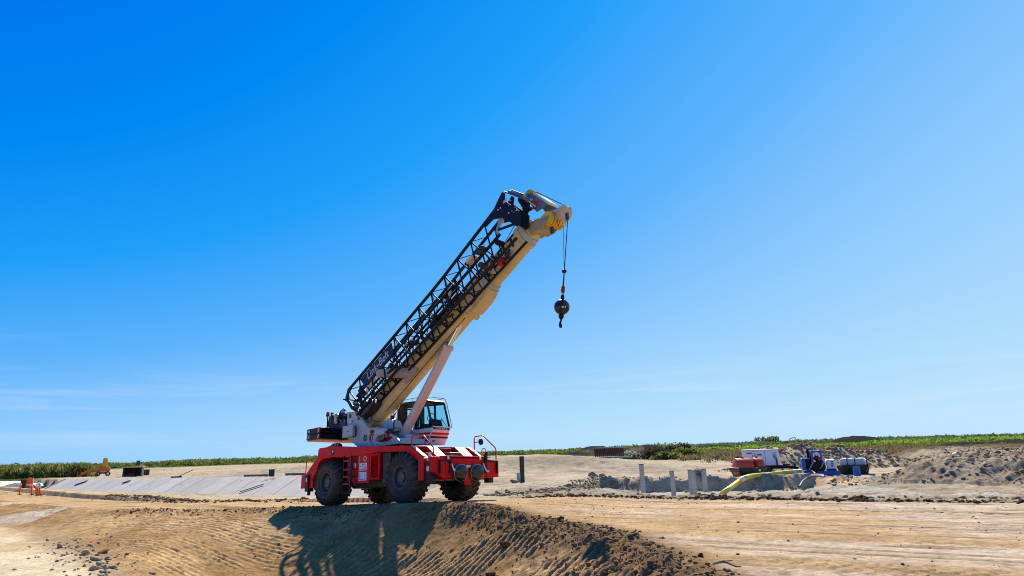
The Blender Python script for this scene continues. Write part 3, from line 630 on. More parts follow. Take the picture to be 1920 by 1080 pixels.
t = thing('board', 'dark narrow board lying on the concrete bank just left of the crane', 'board', (CT0.x, CT0.y, -.6), math.atan2(cdir.y, cdir.x))
mb = MB(); a_ = 58; mb.hexa([(a_, -2.0, -.87), (a_ + .25, -2.0, -.87), (a_ - 2.2, -3.9, -1.8), (a_ - 2.5, -3.9, -1.8)], [(a_, -2.0, -.78), (a_ + .25, -2.0, -.78), (a_ - 2.2, -3.9, -1.71), (a_ - 2.5, -3.9, -1.71)]); mb.build('plank', WOOD, t)

# ------------------------------------------------------------------ vegetation
def leafmat(name, c1, c2, c3=None):
    m = bpy.data.materials.new(name); m.use_nodes = True; t = m.node_tree; b = t.nodes['Principled BSDF']; b.inputs['Roughness'].default_value = .7; b.inputs['Specular IOR Level'].default_value = .2
    co = t.nodes.new('ShaderNodeTexCoord'); n = t.nodes.new('ShaderNodeTexNoise'); n.inputs['Scale'].default_value = .10; n.inputs['Detail'].default_value = 6; n.inputs['Roughness'].default_value = .8
    r = t.nodes.new('ShaderNodeValToRGB'); r.color_ramp.elements[0].position = .36; r.color_ramp.elements[0].color = (*c1, 1); r.color_ramp.elements[1].position = .62; r.color_ramp.elements[1].color = (*c2, 1)
    if c3: e = r.color_ramp.elements.new(.50); e.color = (*c3, 1)
    t.links.new(co.outputs['Object'], n.inputs['Vector']); t.links.new(n.outputs[0], r.inputs[0]); t.links.new(r.outputs[0], b.inputs['Base Color'])
    tr = t.nodes.new('ShaderNodeBsdfTranslucent'); mx = t.nodes.new('ShaderNodeMixShader'); mx.inputs[0].default_value = .45; t.links.new(r.outputs[0], tr.inputs[0]); o = t.nodes['Material Output']
    t.links.new(b.outputs[0], mx.inputs[1]); t.links.new(tr.outputs[0], mx.inputs[2]); t.links.new(mx.outputs[0], o.inputs[0]); return m
L_SCRUB = leafmat('scrub_leaves', (.05, .085, .018), (.17, .22, .03), (.10, .13, .028))
L_REED = leafmat('reed_leaves', (.09, .10, .03), (.23, .20, .07), (.13, .15, .03))
L_FIELD = leafmat('meadow_leaves', (.12, .20, .02), (.22, .31, .03))
L_DARK = leafmat('dark_bush_leaves', (.028, .03, .018), (.06, .05, .03))
L_FAR = leafmat('far_tree_leaves', (.06, .085, .045), (.12, .15, .06))
def clumps(cent, rad, per, leaf, flat=1.0, upright=0.0):
    """cent Nx3 (base), rad Nx2 (radius, height)"""
    N = len(cent); a = rng.random((N, per)) * 6.283; rr = np.sqrt(rng.random((N, per))); h = rng.random((N, per)) ** .8
    prof = np.sqrt(np.clip(1 - (h * .95) ** 2.2, 0.02, 1)) * (.8 + .35 * rng.random((N, per)))
    x = cent[:, None, 0] + rad[:, None, 0] * rr * prof * np.cos(a); y = cent[:, None, 1] + rad[:, None, 0] * rr * prof * np.sin(a); z = cent[:, None, 2] + rad[:, None, 1] * h * (.85 + .3 * rng.random((N, per)))
    P = np.stack([x, y, z], -1).reshape(-1, 3); n = len(P); s = np.asarray(leaf)
    s = (np.repeat(s, per) if s.ndim else np.full(n, s)) * (.5 + rng.random(n))
    d1 = rng.normal(size=(n, 3)); d1[:, 2] = np.abs(d1[:, 2]) * (1 + 3 * upright) + upright; d1 /= np.linalg.norm(d1, axis=1)[:, None]
    d2 = rng.normal(size=(n, 3)); d2 -= (d2 * d1).sum(1)[:, None] * d1; d2 /= np.linalg.norm(d2, axis=1)[:, None]
    w = .45 / (1 + 2 * upright)
    V = np.stack([P - d2 * s[:, None] * w, P + d2 * s[:, None] * w, P + d1 * s[:, None]], 1).reshape(-1, 3)
    return V, np.arange(n * 3).reshape(-1, 3)
def polar_pts(n, a0, a1, d0, d1, pw=1.0):
    a = np.radians(a0 + (a1 - a0) * rng.random(n)); d = d0 + (d1 - d0) * rng.random(n) ** pw
    x = d * np.tan(a) ; y = d * np.ones(n); return x, y
def veg(name, x, y, r, h, per, leaf, m, label, cat, upright=0):
    keep = np.ones(len(x), bool)
    for hx, hy, hr, hh in FARM: keep &= np.hypot(x - hx, (y - hy) * .6) > hr + 3
    x, y, r, h = x[keep], y[keep], r[keep], h[keep]
    z = height(x, y, False)[0] - .1
    V, Fc = clumps(np.c_[x, y, z], np.c_[r, h], per, leaf, upright=upright)
    return tag(np_mesh(name, V, Fc, m), label, cat, kind='stuff')
def DX(px, D): return (px - 960) / F_PX * 1.02 * D
# left scrub belt
n = 1900; x, y = polar_pts(n, -46, -10, 400, 600)
n = len(x)
veg('scrub_belt', x, y, 4 + 3 * rng.random(n), (1.1 + 1.7 * rng.random(n)) * (1 + .9 * fbm(x, y, 60, 3, 3)), 90, .9, L_SCRUB, 'belt of green scrub along the horizon left of the crane', 'scrub')
n = 480; y = 150 + 45 * rng.random(n); x = y * (-.88 + .235 * rng.random(n))
veg('reed_thicket', x, y, 1.2 + 1.0 * rng.random(n), 1.6 + 1.0 * rng.random(n), 150, .8, L_REED, 'tall olive reed thicket at the far left edge of the site', 'reeds', upright=1)
# centre and right belts
n = 1500; x, y = polar_pts(n, -12, 14, 420, 760); veg('horizon_trees', x, y, 4 + 5 * rng.random(n), (1.3 + 1.9 * rng.random(n)) * (1 + .8 * fbm(x, y, 90, 3, 8)), 70, 1.1, L_SCRUB, 'low green tree line on the horizon behind the crane', 'trees')
n = 1700; x, y = polar_pts(n, 10, 46, 700, 1500); veg('far_tree_line', x, y, 8 + 9 * rng.random(n), (1.6 + 2.6 * rng.random(n)) * (1 + .9 * fbm(x, y, 160, 3, 18)), 60, 1.9, L_FAR, 'distant dark green tree line on the horizon at right', 'trees')
n = 900; x, y = polar_pts(n, 6, 30, 300, 420); veg('meadow_scrub', x, y, 3 + 3 * rng.random(n), .7 + .9 * rng.random(n), 40, 1.0, L_FIELD, 'bright green meadow growth between the marsh and the tree line', 'scrub')
n = 800; x, y = polar_pts(n, 28, 46, 300, 390); k = np.hypot(x - 210, y - 400) > 45; x, y = x[k], y[k]; n = len(x)
veg('bright_scrub', x, y, 4 + 3 * rng.random(n), 1.2 + 1.1 * rng.random(n), 50, 1.0, L_FIELD, 'bright green scrub band at the right edge of the plain', 'scrub')
n = 900; x, y = polar_pts(n, 14, 44, 95, 300, .8); k = ~inside(x, y, M_TOE); x, y = x[k], y[k]; n = len(x)
veg('marsh_scrub', x, y, 1.0 + 1.2 * rng.random(n), .35 + .5 * rng.random(n), 60, .5, leafmat('marsh_growth', (.13, .085, .05), (.15, .16, .04), (.16, .12, .06)), 'brown and olive marsh growth on the plain at right', 'scrub', upright=.4)
def bush(px, base_px, dist, r, h, m, label, per=900, leaf=.45):
    p_ = GD(px, dist, 0); z = hz(p_.x, p_.y)
    t = thing('bush', label, 'bush', (p_.x, p_.y, z))
    k = max(3, int(r)); cc = np.c_[rng.normal(size=k) * r * .4, rng.normal(size=k) * r * .3, np.zeros(k)]
    V, Fc = clumps(cc, np.c_[r * (.6 + .4 * rng.random(k)), h * (.7 + .5 * rng.random(k))], per // k, leaf)
    np_mesh('foliage', V, Fc, m, t)
    mb = MB()
    for q in range(4): a = q * 1.6; mb.tube([(0, 0, -.1), (math.cos(a) * .3, math.sin(a) * .3, h * .4), (math.cos(a) * .8, math.sin(a) * .8, h * .75)], [.07, .05, .02], 5)
    mb.build('stem', WOOD, t)
bush(1240, 0, 150, 5.0, 2.0, L_DARK, 'dark leafless-looking bush mass right of the rusty panel', 2200)
bush(1268, 0, 148, 3.0, 2.7, L_DARK, 'tallest dark bush between the rusty panel and the white generator', 1800)
bush(1292, 0, 142, 3.0, 1.9, L_REED, 'olive spiky bush at the right end of the dark bushes', 1200)
bush(1248, 0, 140, 3.0, 1.3, L_SCRUB, 'small green bush in front of the dark bushes', 900)
bush(1182, 0, 150, 3.0, 1.4, leafmat('pale_bush', (.2, .2, .12), (.4, .38, .26)), 'pale spiky bush beside the right end of the rusty panel', 900)
bush(1597, 0, 80, 1.9, 1.5, L_DARK, 'dark scrubby bush behind the spoil heaps at right', 900, .25)
bush(1440, 0, 900, 14, 9, L_FAR, 'small stand of taller trees on the horizon above the generator', 500, 3)

# ------------------------------------------------------------------ site objects, left
def rzrow(pts, off=0): return
g = G(1145, 868, -.15); hgt = hz(g.x, g.y)
t = thing('sheet_pile_panel', 'rust brown ribbed steel panel standing on its edge on the pale ground right of centre', 'steel panel', (g.x, g.y, hgt), facing(g) + R_(6))
W = 53 / 1262 * g.y; H = 19 / 1280 * g.y
for k in range(14):
    mb = MB(); x0 = -W / 2 + k * W / 14; mb.box(x0 + .03, x0 + W / 14 - .03, -.08 - .06 * (k % 2), .08, .25, H + random.uniform(-.03, .03)); mb.build('rib', RUST, t)
MB().box(-W / 2 - .1, W / 2 + .1, -.16, .16, H - .02, H + .16).build('top_rail', STEEL, t)
MB().box(-W / 2 - .1, W / 2 + .9, -.5, .4, 0, .22).build('base_plank', PALEW, t)
MB().box(-W / 2 - .22, -W / 2 - .06, -.3, .3, 0, H).build('end_plate', RUST, t)

def at_px(px, py, z): g_ = G(px, py, z); return g_
# steel box shelter and crate
g = G(249, 893.5, -.62); s = g.y / 1262; z = hz(g.x, g.y)
t = thing('steel_box', 'dark brown open-fronted steel box with a pale roof behind the concrete bank', 'steel box', (g.x, g.y, z), facing(g) + R_(-8))
MB().box(-16 * s, -13.8 * s, -1.3, 1.3, 0, 16 * s).build('side_wall', GUARD, t); MB().box(13.8 * s, 16 * s, -1.3, 1.3, 0, 16 * s).build('side_wall', GUARD, t)
MB().box(-13.8 * s, 13.8 * s, 1.1, 1.3, 0, 16 * s).build('back_wall', RUST, t); MB().box(-17 * s, 17 * s, -1.5, 1.4, 16 * s, 17.2 * s).build('roof', PALEW, t)
MB().box(-13.8 * s, 3 * s, -.6, .8, 0, 5 * s).build('stored_block', DARKM, t); MB().box(7 * s, 13 * s, -.8, .8, 0, 4 * s).build('stored_block', RUST, t)
g = G(272.5, 891, -.62); z = hz(g.x, g.y)
t = thing('crate', 'small brown steel crate standing right of the open-fronted steel box', 'crate', (g.x, g.y, z), facing(g)); s = g.y / 1262
MB().box(-6.5 * s, 6.5 * s, -.6, .6, 0, 10.5 * s).build('crate_body', RUST, t, bevel=.03)
for q in (-5.5, 0, 5.5): MB().box(q * s - .06, q * s + .06, -.66, -.6, 0, 10.5 * s).build('batten', WOOD, t)
# machine behind the box
g = G(256, 884, -.62); s = g.y / 1262 * .95; z = hz(g.x, g.y)
t = thing('telehandler', 'yellow machine with a dark blue glazed cab showing above the steel box', 'machine', (g.x, g.y, z), facing(g))
MB().box(-1.6, 1.9, -1, 1, .5, 1.9).build('machine_body', MACHY, t, bevel=.08)
MB().prism([(-.4, 1.9), (.9, 1.9), (.8, 3.3), (-.3, 3.3)], -.7, .7).build('cab', mat('blue_glass', (.02, .06, .09), .1), t, bevel=.05)
MB().box(-.5, 1.0, -.75, .75, 3.3, 3.42).build('cab_roof', GUARD, t)
for sx in (-1.0, 1.4):
    for sy in (-1.15, .85): MB().lathe([(.2, 0), (.5, .02), (.55, .1), (.55, .2), (.5, .3), (.2, .3)], (sx, sy, .55), 'y', 16).build('wheel', RUBBER, t, smooth=True)
MB().tube([(-1.9, .4, 1.6), (.5, .4, 2.2), (3.2, .4, 1.3)], .14, 6).build('boom_arm', MACHY, t)
# orange boom lift
g = G(190, 893, -.62); z = hz(g.x, g.y); s = g.y / 1262
t = thing('boom_lift', 'orange boom lift with folded arm and yellow turret on the far side of the bank', 'boom lift', (g.x, g.y, z), facing(g))
for x0 in (-6 * s, 10 * s):
    for yy in (-1.2, .8): 
        w = MB().lathe([(.15, 0), (.45, 0), (.52, .08), (.52, .32), (.45, .4), (.15, .4)], (x0, yy, .5), 'y', 16).build('wheel', RUBBER, t, smooth=True)
        MB().lathe([(.02, -.02), (.26, -.02), (.26, .05), (.02, .05)], (x0, yy, .5), 'y', 12).build('rim', WHITE, w)
MB().box(-8 * s, 12 * s, -.8, .8, .5, .95).build('chassis', MACHO, t, bevel=.05)
MB().prism([(-12 * s, 1.0), (12 * s, 1.0), (13.5 * s, 1.5), (11 * s, 1.95), (-2 * s, 2.0), (-11 * s, 1.4)], -1.0, 1.0).build('turntable_cover', MACHO, t, bevel=.08)
MB().box(-.6 * s, 7.5 * s, -.6, .6, 1.95, 3.7).build('turret', MACHY, t, bevel=.06); MB().box(0, 6.5 * s, -.5, .5, 3.7, 3.95).build('turret_cap', PALEW, t)
MB().hexa([(-2 * s, -.25, 2.0), (-2 * s, .25, 2.0), (-2 * s, .25, 2.5), (-2 * s, -.25, 2.5)], [(-33 * s, -.22, .45), (-33 * s, .22, .45), (-33 * s, .22, .85), (-33 * s, -.22, .85)]).build('arm', MACHY, t)
MB().hexa([(-14 * s, -.35, 1.1), (-14 * s, .35, 1.1), (-14 * s, .35, 1.6), (-14 * s, -.35, 1.6)], [(-36 * s, -.3, .1), (-36 * s, .3, .1), (-36 * s, .3, .5), (-36 * s, -.3, .5)]).build('jib_arm', MACHO, t)
MB().box(-39 * s, -33 * s, -.7, .7, 0.0, .25).build('basket', MACHO, t); 
for q in (-38.5, -33.5): MB().box(q * s, q * s + .08, -.7, -.62, .25, 1.2).build('basket_post', MACHO, t)
g = G(174, 894.5, -.62); z = hz(g.x, g.y)
t = thing('compressor', 'small yellow compressor with a dark end beside the orange boom lift', 'compressor', (g.x, g.y, z), facing(g)); MB().box(-.5, .3, -.4, .4, .1, .85).build('housing', MACHY, t, bevel=.1); MB().box(.3, .95, -.35, .35, .1, .75).build('engine_end', DARKM, t, bevel=.08)
for q in (-.3, .6): MB().lathe([(.05, 0), (.18, 0), (.18, .1), (.05, .1)], (q, -.5, .18), 'y', 10).build('wheel', RUBBER, t)
g = G(509, 894, -.62); z = hz(g.x, g.y)
t = thing('pump_box', 'small dark green box on the berm left of the crane', 'box', (g.x, g.y, z), facing(g)); MB().box(-.42, .42, -.4, .4, 0, 1.0).build('box_body', DGREEN, t, bevel=.04); MB().box(-.46, .46, -.44, .44, 1.0, 1.08).build('box_lid', GUARD, t)
g0 = G(458, 894.5, -.62); g1 = G(502, 893.5, -.62)
t = thing('timber_beam', 'long dark beam lying on the sand left of the small green box', 'beam', (0, 0, 0)); MB().tube([(g0.x, g0.y, hz(g0.x, g0.y) + .2), (g1.x, g1.y, hz(g1.x, g1.y) + .2)], .22, 4).build('beam', WOOD, t)
g0 = G(536, 892.5, -.62); g1 = G(572, 892, -.62)
t = thing('timber_beam', 'dark beam lying on the sand between the small green box and the crane', 'beam', (0, 0, 0)); MB().tube([(g0.x, g0.y, hz(g0.x, g0.y) + .2), (g1.x, g1.y, hz(g1.x, g1.y) + .2)], .22, 4).build('beam', WOOD, t)
g = G(330, 896, -.62)
t = thing('pipe_pile', 'short dark pipes lying in a heap at the top of the concrete bank', 'pipes', (g.x, g.y, hz(g.x, g.y)), .5)
for q in range(4): MB().tube([(-.8, q * .3, .12), (.9, q * .3 + .2, .14)], .13, 8).build('pipe', DARKM, t)
MB().tube([(.2, .2, .15), (2.6, .4, 1.2)], .06, 6).build('leaning_pipe', WOOD, t)
# barricade posts
P5 = [(36.5, 926, 904, 0, 'leftmost orange and white marker post, standing alone'), (59.5, 926, 906, -3, 'orange and white marker post second from the left, under the orange board'), (68.5, 926.5, 909, -5, 'first of the three leaning marker posts left of the road'), (72, 927, 909, -6, 'middle one of the three leaning marker posts'), (76, 927, 909, -7, 'rightmost leaning marker post, farthest from the orange board')]
for px, pb, ptp, lean, lab in P5:
    g = G(px, pb, -.2); z = hz(g.x, g.y); h = (pb - ptp) / 1290 * g.y
    t = thing('marker_post', lab, 'marker post', (g.x, g.y, z), rot=(0, R_(lean * 2.2), 0), group='orange and white marker posts left of the road')
    MB().box(-.11, .11, -.11, .11, -.02, .05).build('base', BLACKP, t)
    MB().tube([(0, 0, .05), (0, 0, h)], .06, 8).build('post', ORG, t); MB().tube([(0, 0, h * .86), (0, 0, h * .95)], .062, 8).build('white_band', WHITE, t); 
g = G(54, 919, -.3); z = hz(g.x, g.y)
t = thing('orange_barrel', 'orange drum tipped behind the marker posts at far left', 'drum', (g.x, g.y, z)); MB().lathe([(.25, 0), (.3, .05), (.27, .5), (.3, .55), (.25, 1.0), (.05, 1.02)], (0, 0, 0), 'z', 16).build('drum_body', ORG, t, smooth=True)
MB().lathe([(.29, .3), (.3, .42)], (0, 0, 0), 'z', 16).build('reflective_band', WHITE, t)
g = G(44.5, 919, -.3); z = hz(g.x, g.y); t = thing('brown_box', 'brown wooden box left of the orange drum', 'box', (g.x, g.y, z)); MB().box(-.28, .28, -.25, .25, 0, .85).build('box_body', RUST, t, bevel=.02); MB().box(-.31, .31, -.28, .28, .85, .9).build('box_lid', WOOD, t)
# white sheeting
xs = np.linspace(-20, 6, 40); ys = np.linspace(-4, 4, 14); g = G(18, 912, -.3); v = []
for yy in ys:
    for xx in xs:
        edge = 1 - .8 * max(0, (xx + 2) / 8)
        v.append((xx, yy * edge, .35 + .3 * float(vnoise(np.array([xx * .5]), np.array([yy * .6]), 3)[0]) + .35 * edge * (1 - (yy / 4) ** 2)))
fcs = [(j * 40 + i, j * 40 + i + 1, (j + 1) * 40 + i + 1, (j + 1) * 40 + i) for j in range(13) for i in range(39)]
mb = MB(); mb.v = v; mb.f = fcs; o = mb.build('white_sheeting', PLAST, smooth=True); o.location = (g.x, g.y, hz(g.x, g.y)); o.rotation_euler = (0, 0, R_(-28)); tag(o, 'rumpled white plastic sheeting spread at the far left edge of the site', 'sheeting')
md = o.modifiers.new('thick', 'SOLIDIFY'); md.thickness = .05

# ------------------------------------------------------------------ site objects, right
PILES = [(1207, 931.5, 871, 8.5, 'tallest and leftmost pale concrete pile in the trench'), (1263.5, 931, 883.5, 8.5, 'second concrete pile from the left, standing alone in the trench'), (1297.5, 929.5, 881.5, 7.5, 'stained concrete pile, left one of the touching pair'), (1303.5, 928.5, 883, 8, 'concrete pile on the right of the touching pair'), (1323.5, 922.5, 879.5, 8.5, 'rightmost concrete pile, farthest back in the trench')]
for px, pb, ptp, w, lab in PILES:
    g = G(px, pb, -1.5); D = g.y; h = (pb - ptp) / 1310 * D + .1; ww = w / 1262 * D / 2; z = -1.6
    t = thing('concrete_pile', lab, 'pile', (g.x, g.y, z), facing(g) + R_(14), group='concrete piles standing in the trench')
    mb = MB(); mb.box(-ww * .9, ww * .9, -ww * .9, ww * .9, 0, h); mb.build('pile_shaft', CONC, t, bevel=.03)
    MB().box(-ww * .93, ww * .93, -ww * .93, ww * .93, h + .0, h + .05).build('steel_cap', DARKM, t)
g = G(979.5, 903, -.55); h = 48 / 1300 * g.y; z = hz(g.x, g.y)
t = thing('steel_post', 'dark green steel H-post standing right of the crane', 'post', (g.x, g.y, z - .1), facing(g) + R_(10))
w = 3.6 / 1200 * g.y
MB().box(-w, w, -w, -w + .05, 0, h + .1).build('flange', DGREEN, t); MB().box(-w, w, w - .05, w, 0, h + .1).build('flange', DGREEN, t); MB().box(-.04, .04, -w + .05, w - .05, 0, h + .1).build('web', DGREEN, t)
MB().box(-w * 1.02, -w + .08, -w, w, 0, h + .1).build('side_plate', DGREEN, t)
g = G(972.5, 904, -.55); z = hz(g.x, g.y); t = thing('concrete_stub', 'short pale concrete stub touching the dark green steel post', 'pile', (g.x, g.y, z - .1), facing(g)); w = 3.2 / 1200 * g.y; MB().box(-w, w, -w, w, 0, 17.5 / 1200 * g.y).build('pile_shaft', CONC, t, bevel=.03); MB().box(-w*1.04, w*1.04, -w*1.04, w*1.04, 17.5 / 1200 * g.y, 17.5 / 1200 * g.y+.04).build('cap', CONC, t)
g = G(964, 906, -.55); rock('rock', g.x, g.y, .32, 'grey boulder at the foot of the short concrete stub', m=RUBBM)

# twin red tanks
g = G(1405, 893, -.6); s = g.y / 1262; z = hz(g.x, g.y)
def local(t_): return t_
t = thing('fuel_tanks', 'pair of faded red round tanks sitting in one black containment tub', 'tank', (g.x, g.y, z), facing(g) + R_(24))
MB().hexa([(-24 * s, -.8, 0), (23 * s, -.8, 0), (23 * s, .8, 0), (-24 * s, .8, 0)], [(-29 * s, -1.0, 16 * s), (27 * s, -1.0, 16 * s), (27 * s, 1.0, 16 * s), (-29 * s, 1.0, 16 * s)]).build('tub', BLACKP, t, bevel=.05)
for x0, x1, yc in ((-27 * s, 5 * s, -.1), (9 * s, 28 * s, .05)):
    o = MB().lathe([(.05, 0), (.55, 0.02), (.80, .1), (.82, .16), (.82, x1 - x0 - .16), (.80, x1 - x0 - .1), (.55, x1 - x0 - .02), (.05, x1 - x0)], (x0, yc, 14.5 * s), 'x', 24).build('tank_shell', ORANGER, t, smooth=True)
    MB().lathe([(.07, 0), (.07, .12), (.11, .12), (.11, .2), (.02, .2)], ((x0 + x1) / 2, yc, 14.5 * s + .72), 'z', 10).build('filler_cap', DARKM, o)
MB().box(3 * s, 12 * s, -.3, .3, 24 * s, 28.5 * s).build('pump_head', REDD, t, bevel=.05); MB().tube([(-24 * s, 0, 26 * s), (-24 * s, 0, 30 * s)], .04, 6).build('vent_pipe', DARKM, t)
MB().box(9 * s, 13 * s, -1.04, -1.01, 9 * s, 12 * s).build('label_plate', WHITE, t)
# generator trailer
g = G(1449, 888.5, -.6); s = g.y / 1262; z = hz(g.x, g.y)
t = thing('generator', 'white trailer-mounted generator cabinet with two vented doors behind the red tanks', 'generator', (g.x, g.y + 2.2, z), facing(g) + R_(-3)); s *= 1.04
MB().box(-33 * s, 30 * s, -1.0, 1.0, 15 * s, 43 * s).build('cabinet', WHITE, t, bevel=.06)
MB().box(-34 * s, 31 * s, -1.05, 1.05, 43 * s, 44.5 * s).build('cabinet_roof', WHITE, t, bevel=.03)
for x0, x1 in ((-29.5, -13), (-9.5, 6.5)):
    d = MB().box(x0 * s, x1 * s, -1.035, -1.0, 18 * s, 41 * s).build('door', WHITE, t, bevel=.01)
    MB().box((x0 + 5) * s if x0 < -20 else (x0 + 4) * s, (x0 + 14.5) * s if x0 < -20 else (x0 + 11.5) * s, -1.05, -1.036, 37 * s if x0 < -20 else 33.5 * s, 39 * s if x0 < -20 else 36 * s).build('vent', DARKM, d)
    MB().box((x1 - 1.6) * s if x0 < -20 else (x0 + .6) * s, (x1 - .2) * s if x0 < -20 else (x0 + 2) * s, -1.06, -1.036, 31 * s, 34 * s).build('handle', DARKM, d)
for q in (7.6, -11.2): MB().box(q * s, (q + .5) * s, -1.012, -1.0, 16 * s, 42 * s).build('panel_joint', DARKM, t)
for q in range(5): MB().box(21 * s, (28 - q % 2) * s, -1.015, -1.0, (37 - q * 2.2) * s, (38 - q * 2.2) * s).build('blue_lettering', BLUE, t)
MB().tube([(25 * s, -1.1, 28 * s), (27 * s, -1.1, 26 * s), (27 * s, -1.1, 15 * s)], .07, 6).build('exhaust_pipe', DARKM, t)
MB().box(-33 * s, 48 * s, -.7, .7, 9 * s, 14.8 * s).build('trailer_frame', BLACKM, t, bevel=.03); MB().tube([(48 * s, 0, 11 * s), (62 * s, 0, 9 * s)], .12, 6).build('tow_bar', BLACKM, t)
for x0 in (-6, 8):
    for yy in (-1.12, .8): MB().lathe([(.1, 0), (.32, 0), (.38, .06), (.38, .24), (.32, .3), (.1, .3)], (x0 * s, yy, .38), 'y', 14).build('wheel', RUBBER, t, smooth=True)
MB().tube([(56 * s, 0, 0), (56 * s, 0, 18 * s)], .08, 6).build('jack_stand', BLACKM, t); MB().box(36 * s, 48 * s, -.3, .3, 14.8 * s, 17.5 * s).build('tool_box', DARKM, t)
# blue pump
g = G(1539, 893, -.6); s = g.y / 1262; z = hz(g.x, g.y)
t = thing('water_pump', 'blue skid-mounted diesel pump with a tall open frame and white control box', 'pump', (g.x, g.y, z), facing(g) + R_(5))
for x0, x1 in ((-32, -13), (-8, 32)):
    MB().prism([(x0 * s, 0.05), (x1 * s, .05), ((x1 + 1) * s, 4 * s), ((x1 - 1) * s, 10 * s), ((x0 + 3) * s, 10 * s), ((x0 - 0) * s, 5 * s)], -.9, .9).build('skid_tank', BLUE, t, bevel=.04)
MB().box(-31 * s, -24 * s, -.7, .7, 12 * s, 34 * s).build('radiator_guard', BLUE, t, bevel=.04); MB().box(-24 * s, -15 * s, -.6, .6, 11 * s, 33.5 * s).build('radiator', BLACKM, t, bevel=.04)
for x0 in (-13.5, 2.2): MB().box(x0 * s, (x0 + 3) * s, -.7, -.55, 10 * s, 44 * s).build('frame_post', BLUE, t); MB().box(x0 * s, (x0 + 3) * s, .55, .7, 10 * s, 44 * s).build('frame_post', BLUE, t)
MB().box(-13.5 * s, 5.2 * s, -.7, .7, 44 * s, 47 * s).build('frame_top', BLUE, t, bevel=.02)
MB().tube([(-9.5 * s, -.72, 36 * s), (-8 * s, -.72, 42 * s), (-4 * s, -.72, 43.5 * s), (0, -.72, 42 * s), (1.5 * s, -.72, 36 * s)], .06, 6).build('lifting_hoop', WHITE, t)
MB().box(-12 * s, 6 * s, -.5, .5, 10 * s, 30 * s).build('engine_block', DARKM, t, bevel=.08); MB().lathe([(.1, 0), (.45, .05), (.5, .2), (.5, .5), (.3, .6)], (-3 * s, -.9, 18 * s), 'y', 18).build('pump_volute', BLACKM, t, smooth=True)
MB().box(-9 * s, 1 * s, -.35, .35, 30 * s, 38 * s).build('air_filter', REDD, t, bevel=.1); MB().tube([(-17 * s, 0, 30 * s), (-17 * s, 0, 48 * s), (-16 * s, 0, 51 * s)], .10, 8).build('exhaust_stack', BLACKM, t)
MB().tube([(-20 * s, -.8, 12 * s), (-14 * s, -.85, 22 * s), (-11 * s, -.85, 26 * s)], .05, 6).build('hydraulic_hose', STEEL, t); MB().tube([(-6 * s, -.8, 10 * s), (2 * s, -.9, 18 * s), (6 * s, -.8, 26 * s)], .045, 6).build('hydraulic_hose', STEEL, t)
for q in range(3): MB().tube([(-2 * s, -.7, (12 + q * 5) * s), (10 * s, -.75, (16 + q * 4) * s)], .04, 5).build('pipe', STEEL, t)
MB().box(12 * s, 27 * s, -.5, .5, 13.5 * s, 30 * s).build('control_box', WHITE, t, bevel=.05); MB().box(11.5 * s, 27.5 * s, -.45, .45, 10 * s, 13.5 * s).build('box_base', DARKM, t)
for q in range(3): MB().box(19.5 * s, 23.5 * s, -.512, -.50, (18 + q * 3.5) * s, (20.2 + q * 3.5) * s).build('gauge_panel', BLUE, t)
# grey tank in tub, blue barrel
g = G(1615, 890.5, -.6); s = g.y / 1262; z = hz(g.x, g.y)
t = thing('storage_tank', 'light grey flat-topped tank in a black containment tub right of the blue pump', 'tank', (g.x, g.y + 1, z), facing(g) + R_(-6))
MB().hexa([(-23 * s, -.9, 0), (22 * s, -.9, 0), (22 * s, .9, 0), (-23 * s, .9, 0)], [(-27 * s, -1.15, 17 * s), (27 * s, -1.15, 17 * s), (27 * s, 1.15, 17 * s), (-27 * s, 1.15, 17 * s)]).build('tub', BLACKP, t, bevel=.05)
o = MB().prism([(-22 * s, 12 * s), (22 * s, 12 * s), (23 * s, 21 * s), (19.5 * s, 29 * s), (-17 * s, 29 * s), (-21 * s, 26 * s)], -.85, .85).build('tank_shell', TANKM, t, bevel=.09)
for q in (-8, 5): MB().prism([(q * s, 12 * s), ((q + 1.2) * s, 12 * s), ((q + 1.2) * s, 29.8 * s), (q * s, 29.8 * s)], -.9, .9).build('strap', DARKM, o)
MB().tube([(8 * s, 0, 29 * s), (8 * s, 0, 33 * s)], .07, 8).build('vent_pipe', DARKM, o); MB().box(-10 * s, -6 * s, -.1, .1, 29 * s, 31.5 * s).build('valve', DARKM, o)
MB().tube([(20 * s, -.7, 29 * s), (26 * s, -1.2, 26 * s), (27.5 * s, -1.25, 12 * s), (25 * s, -1.3, 2 * s)], .04, 6).build('hose', BLACKM, t)
g = G(1608, 893.5, -.6); z = hz(g.x, g.y)
t = thing('blue_barrel', 'blue plastic barrel standing in front of the grey tank', 'barrel', (g.x, g.y, z), 0); t.scale = (.78, .78, .75)
MB().lathe([(.26, 0), (.31, .03), (.31, .3), (.33, .32), (.31, .34), (.31, .6), (.33, .62), (.31, .64), (.31, .86), (.27, .9), (.02, .88)], (0, 0, 0), 'z', 18).build('barrel_body', BLUEB, t, smooth=True); MB().lathe([(.325, .885), (.325, .91), (.02, .91)], (0, 0, 0), 'z', 18).build('lid_rim', BLUEB, t)
